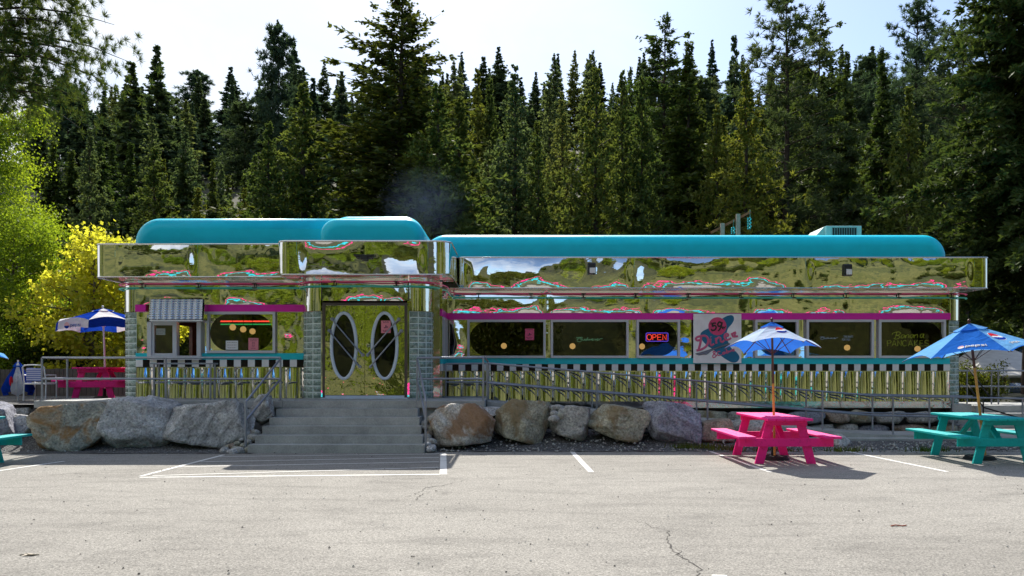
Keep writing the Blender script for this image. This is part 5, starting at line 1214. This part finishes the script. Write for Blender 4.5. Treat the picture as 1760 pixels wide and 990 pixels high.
mb = MB(); off = 2.4; mb.add([(xa_, 0, ze), (xb_, 0, ze), (xb_, 3.4, zr), (xa_+off, 3.4, zr), (xa_, 6.6, ze), (xa_, 0, ze-.12), (xb_, 0, ze-.12)], [(0, 1, 2, 3), (0, 3, 4), (0, 5, 6, 1)]); mb.build('roof', corr, t, fix=False)
Ys = 31.0; bo = Vector((X(1700, Ys), Ys, .85)); t = thing('lean_to_shed', 'pale boarded lean-to shed with light tin roof at the right edge', 'shed', tuple(bo))
xa_, xb_ = X(1700, Ys)-bo.x, X(1850, Ys)-bo.x; ze = Z(645, Ys)-.85; zr = Z(600, Ys+4)-.85
mb = MB(); mb.box(xa_+.2, X(1744, Ys)-bo.x, .3, .4, 0, ze); mb.box(X(1795, Ys)-bo.x, xb_, .3, .4, 0, ze); mb.box(X(1744, Ys)-bo.x, X(1795, Ys)-bo.x, .3, .4, ze-.3, ze); mb.box(xa_+.2, xa_+.3, .4, 4, 0, ze); mb.build('wall', paint('pale_board', (.34, .32, .29), .85, var=.25), t)
mb = MB(); mb.box(X(1735, Ys)-bo.x, X(1742, Ys)-bo.x, .24, .29, 0, ze-.1); mb.box(X(1795, Ys)-bo.x, X(1800, Ys)-bo.x, .24, .29, 0, ze-.1); mb.box(X(1715, Ys)-bo.x, X(1719, Ys)-bo.x, .24, .29, 0, ze-.1); mb.box(X(1728, Ys)-bo.x, X(1731, Ys)-bo.x, .24, .29, .2, ze-.1); mb.build('trim', M['white'], t)
mb = MB(); mb.box(X(1721, Ys)-bo.x, X(1728, Ys)-bo.x, .26, .29, .5, ze-.25); mb.build('window', M['black'], t)
mb = MB(); mb.add([(xa_-.3, -.3, ze), (xb_, -.3, ze), (xb_, 4, zr), (xa_+1.6, 4, zr), (xa_-.3, -.3, ze-.08), (xb_, -.3, ze-.08), (xa_+.0, 4, ze)], [(0, 1, 2, 3), (0, 4, 5, 1), (0, 3, 6)]); mb.build('roof', paint('pale_tin', (.50, .48, .44), .5, var=.15), t, fix=False)

# unseen strips added behind the viewer, to mirror as pink and turquoise lines
for (y, mt, lb) in ((-17.0, M['pink'], 'long pink strip added behind the viewer for its reflection in the steel'), (-5.5, paint('bright_turquoise', (0, .5, .62), .5), 'long turquoise strip added behind the viewer for its reflection in the steel')):
    mb = MB(); mb.box(-38, 38, y-(.9 if y < -10 else .4), y+(.9 if y < -10 else .4), -.1, .28); tag(mb.build('reflection_strip', mt, None, .03), lb, 'kerb')
# ------------------------------------------------------------------ trees
def np_mesh(name, V, Q, mat, tris=False):
    me = bpy.data.meshes.new(name); n = len(V); k = 4
    me.vertices.add(n); me.vertices.foreach_set('co', V.astype(np.float32).ravel())
    nf = len(Q); me.loops.add(nf*k); me.loops.foreach_set('vertex_index', Q.astype(np.int32).ravel())
    me.polygons.add(nf); me.polygons.foreach_set('loop_start', np.arange(0, nf*k, k, dtype=np.int32)); me.polygons.foreach_set('loop_total', np.full(nf, k, dtype=np.int32))
    me.materials.append(mat); me.update(); me.validate(); return me
def cards(base, dirs, length, width, rng, kite=.4):
    """kite-shaped leaves: base (n,3), dirs (n,3) unit, length/width (n,)"""
    n = len(base); rv = rng.normal(size=(n, 3)); side = np.cross(dirs, rv); side /= np.linalg.norm(side, axis=1)[:, None]+1e-9
    tip = base+dirs*length[:, None]; mid = base+dirs*(length*kite)[:, None]
    V = np.stack([base, mid+side*width[:, None], tip, mid-side*width[:, None]], axis=1).reshape(-1, 3); return V
def quads(n): return np.arange(n*4).reshape(-1, 4)
def conifer_crown(seed, H, R, z0=.12, levels=46, per=5, rise=.15, droop=.35, twig=.5, tufts=False, sparse=0., leaf_w=.05, profile=1.0, twn=12, irr=.35, top_dense=1.0, flat=.35, blades=3):
    rng = np.random.default_rng(seed); B_, D_, L_, W_ = [], [], [], []; limbs = []
    lop = rng.uniform(0, 6.28)
    for li in range(levels):
        f = li/(levels-1); z = H*(z0+(1-z0)*f**.9); s = 1-f
        Rl = R*(s**profile)*(.55+.45*min(1, (1-s+.02)*8 if False else 1)); Rl *= 1-.35*max(0, (.12-f)/.12)
        for k in range(per):
            if rng.random() < sparse*(.4+.6*s): continue
            a = rng.uniform(0, 2*math.pi); Lb = max(.12, Rl*(1+irr*rng.normal()*.6)*(1+.15*math.cos(a-lop))); zb = z+rng.uniform(-.5, .5)*H/levels
            d = np.array([math.cos(a), math.sin(a), 0]); n = max(3, int(twn*Lb/R+3)); t = np.sort(rng.uniform(.12, 1.0, n)); t[-1] = 1
            ri = rise+.5*(f**2)
            P_ = np.array([0, 0, zb])+d*(Lb*t)[:, None]+np.array([0, 0, 1])*(Lb*(ri*t-droop*t*t*(1-.5*f)))[:, None]
            if Lb > .4: limbs.append((zb, a, Lb, ri, droop*(1-.5*f)))
            if tufts:
                for p, tt in zip(P_, t):
                    if tt < .35 and rng.random() < .7: continue
                    m = blades*4; v = rng.normal(size=(m, 3)); v += d*.8+np.array([0, 0, .7]); v /= np.linalg.norm(v, axis=1)[:, None]
                    sc_ = min(1, .35+.9*Lb/R); off = rng.normal(size=(1, 3))*.10*Lb
                    B_.append(np.repeat(p[None]+off, m, 0)); D_.append(v); L_.append(twig*sc_*rng.uniform(.6, 1.1, m)); W_.append(np.full(m, leaf_w)*rng.uniform(.7, 1.3, m))
            else:
                m = n*2*blades; ii = np.repeat(np.arange(n), 2*blades); sgn = np.tile([1, -1], n*blades)
                perp = np.array([-d[1], d[0], 0]); an = rng.uniform(.35, 1.25, m)
                v = d*np.cos(an)[:, None]+perp*(np.sin(an)*sgn)[:, None]+np.array([0, 0, 1])*(rng.normal(size=m)*flat-.12)[:, None]; v /= np.linalg.norm(v, axis=1)[:, None]
                tl = twig*(.45+.75*(1-t[ii]))*rng.uniform(.6, 1.2, m)*min(1.1, .18+1.1*Lb/R)
                bb = P_[ii]+rng.normal(size=(m, 3))*.06
                B_.append(bb); D_.append(v); L_.append(tl); W_.append(leaf_w*rng.uniform(.7, 1.4, m))
    B_ = np.concatenate(B_); D_ = np.concatenate(D_); L_ = np.concatenate(L_); W_ = np.concatenate(W_)
    return cards(B_, D_, L_, W_, rng), limbs
def trunk_mesh(seed, H, r0, limbs, top=.985, every=2, mat=None, tall=None):
    mb = MB(); rnd = random.Random(seed); pts = []; n = 10
    for i in range(n+1): pts.append((.04*H*.05*math.sin(i*1.3+seed), .04*H*.05*math.cos(i*.9+seed), H*top*i/n))
    mb.tube(pts, r0, 8, r2=.02)
    for i, (zb, a, Lb, ri, dr) in enumerate(limbs):
        if i % every: continue
        mb.tube([(Lb*t*math.cos(a), Lb*t*math.sin(a), zb+Lb*(ri*t-dr*t*t)) for t in (0, .35, .7, .97)], .012+.012*Lb**.7, 4, r2=.006, cap=False)
    me = bpy.data.meshes.new('trunk'); me.from_pydata(mb.v, [], mb.f); me.materials.append(mat or M['bark']); me.polygons.foreach_set('use_smooth', [True]*len(me.polygons)); return me
protos = {}
def proto(key, seed, H, R, mat, r0=.22, every=2, bark=None, **kw):
    V, limbs = conifer_crown(seed, H, R, **kw); cm_ = np_mesh('crown', V, quads(len(V)//4), M[mat]); tm = trunk_mesh(seed, H, r0, limbs, every=every, mat=bark)
    protos[key] = (cm_, tm, H, R)
proto('lodge_a', 11, 14, 2.6, 'pine', levels=52, per=6, rise=.45, droop=.25, tufts=True, twig=.34, leaf_w=.045, twn=10, profile=.98, blades=3, z0=.03, every=3, irr=.6)
proto('lodge_b', 12, 14, 2.2, 'pine', levels=48, per=6, rise=.5, droop=.2, tufts=True, twig=.34, leaf_w=.045, twn=10, profile=1.0, blades=3, z0=.04, every=3, irr=.6)
proto('silver_a', 13, 15, 2.5, 'silver', levels=52, per=6, rise=.4, droop=.25, tufts=True, twig=.32, leaf_w=.05, twn=10, profile=.95, blades=3, z0=.03, every=3, irr=.5)
proto('fir_a', 14, 18, 2.6, 'fir', levels=64, per=7, twig=.75, leaf_w=.07, twn=14, profile=1.0, blades=2, z0=.05, every=2)
proto('fir_b', 15, 18, 2.2, 'fir', levels=60, per=6, twig=.7, leaf_w=.07, twn=13, profile=.95, blades=2, z0=.10, every=2, irr=.55, sparse=.12)
proto('big_fir', 16, 24, 5.6, 'spruce', levels=72, per=6, twig=.85, leaf_w=.075, twn=26, profile=.80, blades=2, z0=.03, every=1, irr=.55, rise=.30, droop=.28, r0=.36, sparse=.15, flat=.25)
proto('thin_fir', 17, 22, 2.4, 'fir', levels=46, per=5, twig=.6, leaf_w=.06, twn=14, profile=.5, blades=2, z0=.30, every=1, irr=.8, sparse=.30, r0=.26)
proto('ponderosa_a', 18, 24, 3.0, 'hazefir', levels=40, per=6, rise=.35, droop=.2, tufts=True, twig=.48, leaf_w=.026, twn=9, profile=.45, blades=6, z0=.20, every=1, irr=.8, sparse=.35, r0=.30)
proto('ponderosa_b', 19, 24, 2.6, 'hazefir', levels=36, per=6, rise=.35, droop=.2, tufts=True, twig=.48, leaf_w=.026, twn=9, profile=.38, blades=6, z0=.35, every=1, irr=.8, sparse=.30, r0=.28)
proto('spruce_right', 20, 19, 3.6, 'spruce', levels=70, per=8, twig=.55, leaf_w=.055, twn=30, profile=.45, blades=3, z0=.17, every=2, irr=.5, rise=.15, droop=.40, r0=.35, flat=.45)
# far hill, lighter meshes
proto('hill_a', 31, 24, 3.0, 'hazefir', levels=44, per=6, twig=1.3, leaf_w=.15, twn=9, profile=1.0, blades=2, z0=.05, every=4)
proto('hill_b', 32, 24, 2.6, 'hazefir', levels=42, per=6, twig=1.2, leaf_w=.14, twn=9, profile=.9, blades=2, z0=.10, every=4, irr=.5)
proto('hill_c', 33, 24, 3.2, 'silver', levels=44, per=6, twig=1.1, leaf_w=.14, twn=10, profile=.9, blades=2, z0=.05, every=4, irr=.5, rise=.4)
proto('hill_d', 34, 26, 2.8, 'hazefir', levels=30, per=6, twig=.9, leaf_w=.07, twn=8, profile=.4, blades=5, z0=.30, every=2, irr=.8, sparse=.3, tufts=True)
def plant(key, x, y, H, W=None, label=None, group=None, name='conifer_tree', cat='tree', rz=0, z=None, lean=0):
    cm_, tm, H0, R0 = protos[key]; t = bpy.data.objects.new(name, None); col.objects.link(t)
    t.location = (x, y, hgt(x, y) if z is None else z); s = H/H0; w = (W/2/R0) if W else s; t.scale = (w, w, s); t.rotation_euler = (0, lean, rz)
    tag(t, label, cat, group)
    for nm, me in (('crown', cm_), ('trunk', tm)):
        o = bpy.data.objects.new(nm, me); col.objects.link(o); o.parent = t
    return t
rnd = random.Random(77)
def at(px, py_top, Y, key, wpx, label, group=None, name='conifer_tree', lean=0):
    wpx *= 1.5 if key.startswith(('lodge', 'silver')) else 1.28; x = X(px, Y); z0 = hgt(x, Y); H = Z(py_top, Y)-z0; return plant(key, x, Y, H, wpx*Y/F, label, group, name, rz=rnd.uniform(0, 6.28), lean=lean)
NEAR = [
 (690, -28, 47, 'big_fir', 330, 'tallest dark fir with long bare-tipped limbs behind the entrance roof', 'fir_tree'),
 (462, 218, 41, 'lodge_a', 125, 'olive green pine with pointed top left of the twin-topped taller pine', 'pine_tree'),
 (522, 152, 43, 'lodge_b', 145, 'tall olive green pine left of the tallest dark fir', 'pine_tree'),
 (752, 155, 40, 'lodge_a', 175, 'broad bushy pine at the right foot of the tallest fir', 'pine_tree'),
 (790, 178, 44, 'lodge_b', 130, 'lower olive pine on the right shoulder of the broad bushy one', 'pine_tree'),
 (885, 122, 44, 'silver_a', 125, 'broad silvery green pine right of the tree gap', 'pine_tree'),
 (966, 168, 47, 'silver_a', 90, 'slim silvery pine between the silvery broad one and the yellow-green one', 'pine_tree'),
 (1024, 125, 42, 'lodge_a', 120, 'yellow-green pine with dark lower half above the script neon window', 'pine_tree'),
 (1070, 132, 45, 'lodge_b', 85, 'left one of two slim twin pines with bare lower trunks', 'pine_tree'),
 (1103, 143, 45.5, 'lodge_b', 85, 'right one of two slim twin pines with bare lower trunks', 'pine_tree'),
 (1142, 32, 52, 'thin_fir', 110, 'tall fir with ragged flat top and long bare trunk', 'fir_tree'),
 (1184, 78, 50, 'fir_b', 130, 'dark fir just right of the ragged flat-topped one', 'fir_tree'),
 (1232, 190, 44, 'lodge_b', 90, 'shaded pine standing behind the timber posts', 'pine_tree'),
 (1282, 132, 40, 'lodge_a', 130, 'bright olive pine just right of the timber posts', 'pine_tree'),
 (1262, 72, 60, 'hill_b', 80, 'far bluish fir peeking over the bright olive pine', 'fir_tree'),
 (1352, -12, 47, 'ponderosa_a', 150, 'tallest open-crowned pine right of centre reaching the frame top', 'pine_tree'),
 (1408, 12, 50, 'thin_fir', 95, 'narrow spire-topped fir next to the tallest open pine', 'fir_tree'),
 (1456, 95, 50, 'fir_a', 95, 'dense dark conical fir above the air conditioner', 'fir_tree'),
 (1515, 90, 52, 'fir_b', 95, 'dark ragged fir between the conical fir and the open round-topped pine', 'fir_tree'),
 (1562, 158, 41, 'lodge_b', 105, 'sunlit olive pine low in front of the round-topped pine', 'pine_tree'),
 (1576, 12, 54, 'ponderosa_b', 105, 'open round-topped pine with see-through crown at upper right', 'pine_tree'),
 (1655, 42, 48, 'ponderosa_a', 140, 'dark rounded pine between the open one and the big spruce', 'pine_tree'),
 (1620, 230, 38, 'lodge_a', 110, 'shaded pine behind the right end of the turquoise roof', 'pine_tree'),
 (266, 262, 43, 'lodge_a', 120, 'short broad olive pine above the left roof end', 'pine_tree'),
 (318, 225, 62, 'silver_a', 95, 'slim silvery pine to the right behind the short broad pine', 'pine_tree'),
 (155, 232, 58, 'silver_a', 90, 'greyish pine beside the bright birch', 'pine_tree'),
 (225, 112, 78, 'hill_a', 130, 'tall dark spreading fir on the slope above the yellow maple', 'fir_tree'),
 (270, 85, 92, 'hill_b', 90, 'narrow fir rising above the left skyline beside the spreading one', 'fir_tree'),
 (478, 42, 118, 'hill_d', 44, 'lone round-topped pine breaking the left skyline', 'pine_tree'),
 (380, 285, 60, 'hill_c', 70, 'small pale fir in the dark hollow on the left', 'fir_tree'),
 (420, 330, 50, 'lodge_b', 60, 'small pine in the hollow left of the pointed olive pine', 'pine_tree'),
 (340, 330, 48, 'lodge_b', 80, 'low bushy pine just right of the short broad pine', 'pine_tree'),
 (600, 250, 52, 'fir_b', 90, 'shaded fir filling the gap left of the tallest fir', 'fir_tree'),
 (840, 250, 50, 'silver_a', 80, 'small silvery pine low beside the broad silvery one', 'pine_tree'),
 (925, 240, 42, 'lodge_a', 90, 'low olive pine in front of the slim silvery one', 'pine_tree'),
]
for (px, py, Y, k_, w_, lb, nm) in NEAR: at(px, py, Y, k_, w_, lb, None, nm)
# darker belt between, forest edge
for i in range(64):
    Y = rnd.uniform(52, 72); px = 90+1640*(i+rnd.random())/64; top = rnd.uniform(200, 300) if px < 640 else rnd.uniform(120, 240)
    if 330 < px < 640: top = rnd.uniform(270, 330)
    at(px, top, Y, rnd.choice(['fir_a', 'fir_b', 'silver_a', 'lodge_b', 'fir_a']), rnd.uniform(70, 110), 'dark conifer in the shaded forest edge behind the front row of pines', 'conifers of the shaded forest edge')
# slope: rows up to the ridge
k = 0
for r_i, D in enumerate((98, 117, 134, 152, 172, 186, 198, 210)):
    step = 7.1 if D > 160 else 10.5; half = D*.66+5; x = -half+rnd.uniform(0, 4)
    while x < half:
        px = CX+x*F/D
        ok = 60 < px < 1720
        if D < 150 and px > 900 and k % 2: ok = False
        if D < 130 and px > 640: ok = False
        if ok:
            H = rnd.uniform(15, 24)*(1 if D > 150 else .9); yy = D+rnd.uniform(-4, 4)
            if D >= 189 and rnd.random() < .35: H *= rnd.uniform(1.1, 1.3)
            key = rnd.choices(['hill_a', 'hill_b', 'hill_c', 'hill_d'], [5, 5, 2.2, 1.2])[0]
            plant(key, x, yy, H, rnd.uniform(5.8, 8.8)*H/22, 'conifer among the packed dark trees covering the far slope', 'conifers on the far slope', rz=rnd.uniform(0, 6.28))
        k += 1; x += step*rnd.uniform(.75, 1.25)
# the dark spruce on the right edge and its neighbour
at(1772, -150, 29, 'spruce_right', 225, 'huge dark spruce with drooping boughs filling the right edge', None, 'spruce_tree')

# ------------------------------------------------------------------ broadleaf trees
def leafy(name, seed, H, R, mat, nleaf, leaf, nlimb=40, shape=1.0, z0=.2, clump=.5, r0=.14, cz=.6, bark=None, hang=.0):
    rng = np.random.default_rng(seed); cents = []; mb = MB(); rnd_ = random.Random(seed)
    tp = [(.12*math.sin(i*1.1+seed)*i/10, .12*math.cos(i*1.4+seed)*i/10, H*.93*i/10) for i in range(11)]; mb.tube(tp, r0, 8, r2=.02)
    for i in range(nlimb):
        f = z0+(1-z0)*((i+.5)/nlimb); a = rng.uniform(0, 6.28); e = max(.08, math.sin(math.pi*min(1, ((f-z0)/(1-z0))*.86+.14))**shape); Lb = R*e*rng.uniform(.6, 1.12)
        zb = H*f*.9; up = rng.uniform(.15, .75)*(1.1-f*.3)
        q = [(Lb*t*math.cos(a+.3*t*math.sin(i)), Lb*t*math.sin(a+.3*t*math.sin(i)), zb+Lb*up*t-hang*Lb*t*t) for t in (0, .3, .6, 1)]; mb.tube(q, .012+.02*Lb, 5, r2=.006, cap=False)
        m = max(3, int(9*Lb/R+3))
        for t in rng.uniform(.25, 1.08, m):
            p = np.array([Lb*t*math.cos(a+.3*t*math.sin(i)), Lb*t*math.sin(a+.3*t*math.sin(i)), zb+Lb*up*t-hang*Lb*t*t])+rng.normal(size=3)*clump*.55; cents.append((p, clump*rng.uniform(.45, 1.0)))
    per = max(4, nleaf//len(cents)); Bs = []
    for p, s in cents: v = rng.normal(size=(per, 3)); v *= (s*.62); Bs.append(p+v*np.array([1, 1, .8]))
    Bs = np.concatenate(Bs); n = len(Bs); v = rng.normal(size=(n, 3))+np.array([0, 0, -.4]); v /= np.linalg.norm(v, axis=1)[:, None]
    V = cards(Bs, v, leaf*rng.uniform(.7, 1.3, n), leaf*.42*rng.uniform(.7, 1.2, n), rng, .45)
    me = np_mesh('crown', V, quads(n), M[mat]); tm = bpy.data.meshes.new('trunk'); tm.from_pydata(mb.v, [], mb.f); tm.materials.append(bark or M['bark_pale'])
    return me, tm
def put_leafy(name, meshes, x, y, label, cat='tree', group=None, s=1, rz=0, z=None, sz=None):
    t = bpy.data.objects.new(name, None); col.objects.link(t); t.location = (x, y, hgt(x, y) if z is None else z); t.scale = (s, s, sz or s); t.rotation_euler = (0, 0, rz); tag(t, label, cat, group)
    for nm, me in (('crown', meshes[0]), ('trunk', meshes[1])): o = bpy.data.objects.new(nm, me); col.objects.link(o); o.parent = t
    return t
birch = leafy('birch', 5, 14.5, 2.9, 'birch', 85000, .10, 80, .55, .05, .55, .15, hang=.15)
put_leafy('birch_tree', birch, X(-28, 29), 29.0, 'tall bright yellow-green birch filling the left edge', z=.9, s=.80, sz=.90)
birch2 = leafy('birch2', 6, 7.5, 2.0, 'birch', 30000, .09, 44, .5, .03, .5, .08)
put_leafy('birch_tree', birch2, X(22, 27), 27.0, 'smaller leafy yellow-green tree behind the closed umbrella', z=.9, s=.85)
maple = leafy('maple', 7, 5.6, 1.75, 'maple', 8500, .14, 40, .55, .04, .34, .08)
put_leafy('maple_tree', maple, X(160, 26.5), 26.5, 'bright yellow maple behind the white and blue umbrella', z=.9, s=1.02)
maple2 = leafy('maple2', 8, 4.9, 1.5, 'maple', 6500, .14, 32, .5, .04, .34, .07)
put_leafy('maple_tree', maple2, X(232, 27.5), 27.5, 'second yellow maple partly hidden by the left roof end', z=.9, s=1.12)
shr = leafy('shrub', 9, 2.2, 1.5, 'bush', 9000, .10, 22, .4, .02, .4, .05)
for (px, Y, s, lb) in ((118, 27.5, 1.15, 'dark green shrub under the yellow maple near the pink table'), (60, 28.2, 1.3, 'shrub behind the board fence at far left'), (1668, 25.8, .62, 'small leafy shrub between the block column and the sheds'), (1720, 40, 1.6, 'shrub beside the blue roofed cabin')):
    put_leafy('shrub', shr, X(px, Y), Y, lb, 'shrub', s=s, rz=px)
# the near pine whose boughs hang in at the top left corner
Vp, lp = conifer_crown(41, 15.5, 3.1, z0=.56, levels=24, per=8, rise=.25, droop=.30, tufts=True, twig=.26, leaf_w=.009, twn=26, profile=.22, blades=14, irr=.5, sparse=.1)
protos['near_pine'] = (np_mesh('crown', Vp, quads(len(Vp)//4), M['fir']), trunk_mesh(41, 15.5, .25, lp, every=1), 15.5, 3.1)
plant('near_pine', X(-45, 19), 19.0, 13.6, None, 'dark near pine whose long-needled boughs hang into the top left corner', None, 'pine_tree', rz=.8, z=.5).scale = (.68, .68, .86)

# ------------------------------------------------------------------ hillside across the road: what the mirrored steel and the glass reflect
rb = leafy('bush_far', 12, 6, 3.0, 'bush', 9000, .32, 26, .5, .03, 1.0, .12)
rb2 = leafy('tree_far', 13, 11, 3.4, 'birch', 9000, .34, 30, .6, .1, 1.0, .15)
for i in range(190):
    x = rnd.uniform(-110, 120); y = -rnd.uniform(22, 130)
    if -20 < x < 14 and y < -45: continue
    m_ = rnd.choice([rb, rb, rb2]); put_leafy('hillside_tree', m_, x, y, 'green tree on the hillside mirrored in the polished steel', 'tree', 'trees mirrored in the steel', s=rnd.uniform(.6, 1.3), rz=rnd.uniform(0, 6))
for i in range(20):
    x = rnd.uniform(-90, 100); y = -rnd.uniform(50, 130)
    if -22 < x < 14: continue
    plant(rnd.choice(['hill_a', 'hill_b', 'hill_c']), x, y, rnd.uniform(10, 18), None, 'dark conifer on the hillside mirrored in the polished steel', 'conifers mirrored in the steel', rz=rnd.uniform(0, 6))

# ------------------------------------------------------------------ cooking smoke drifting over the entrance roof
sm = bpy.data.materials.new('blue_smoke'); sm.use_nodes = True; n = sm.node_tree.nodes; l = sm.node_tree.links; n.clear()
out = n.new('ShaderNodeOutputMaterial'); pv = n.new('ShaderNodeVolumePrincipled'); pv.inputs['Color'].default_value = (.36, .52, 1.0, 1); pv.inputs['Anisotropy'].default_value = .3
c = n.new('ShaderNodeTexCoord'); ln = n.new('ShaderNodeVectorMath'); ln.operation = 'LENGTH'; l.new(c.outputs['Object'], ln.inputs[0])
nz = noise_node(n, l, .9, 3, .5); fr = ramp(n, l, ln.outputs['Value'], [(.0, 1.0), (.55, .35), (1.0, 0.0)])
ml = n.new('ShaderNodeMath'); ml.operation = 'MULTIPLY'; l.new(fr.outputs['Color'], ml.inputs[0]); l.new(nz.outputs['Fac'], ml.inputs[1])
ml2 = n.new('ShaderNodeMath'); ml2.operation = 'MULTIPLY'; ml2.inputs[1].default_value = .075; l.new(ml.outputs[0], ml2.inputs[0]); l.new(ml2.outputs[0], pv.inputs['Density']); l.new(pv.outputs[0], out.inputs['Volume'])
mb = MB(); mb.sphere((0, 0, 0), 1.0, 20, 12); o = mb.build('smoke', sm); Yv = 24.0; cc_ = P(728, 350, Yv); o.location = cc_; o.scale = (1.5, 1.2, 1.25); tag(o, kind='stuff')

# ------------------------------------------------------------------ bring the plan to real size
for o in list(col.objects):
    if o.parent is None and o.type not in ('CAMERA', 'LIGHT'):
        o.location = o.location*SC; o.scale = o.scale*SC
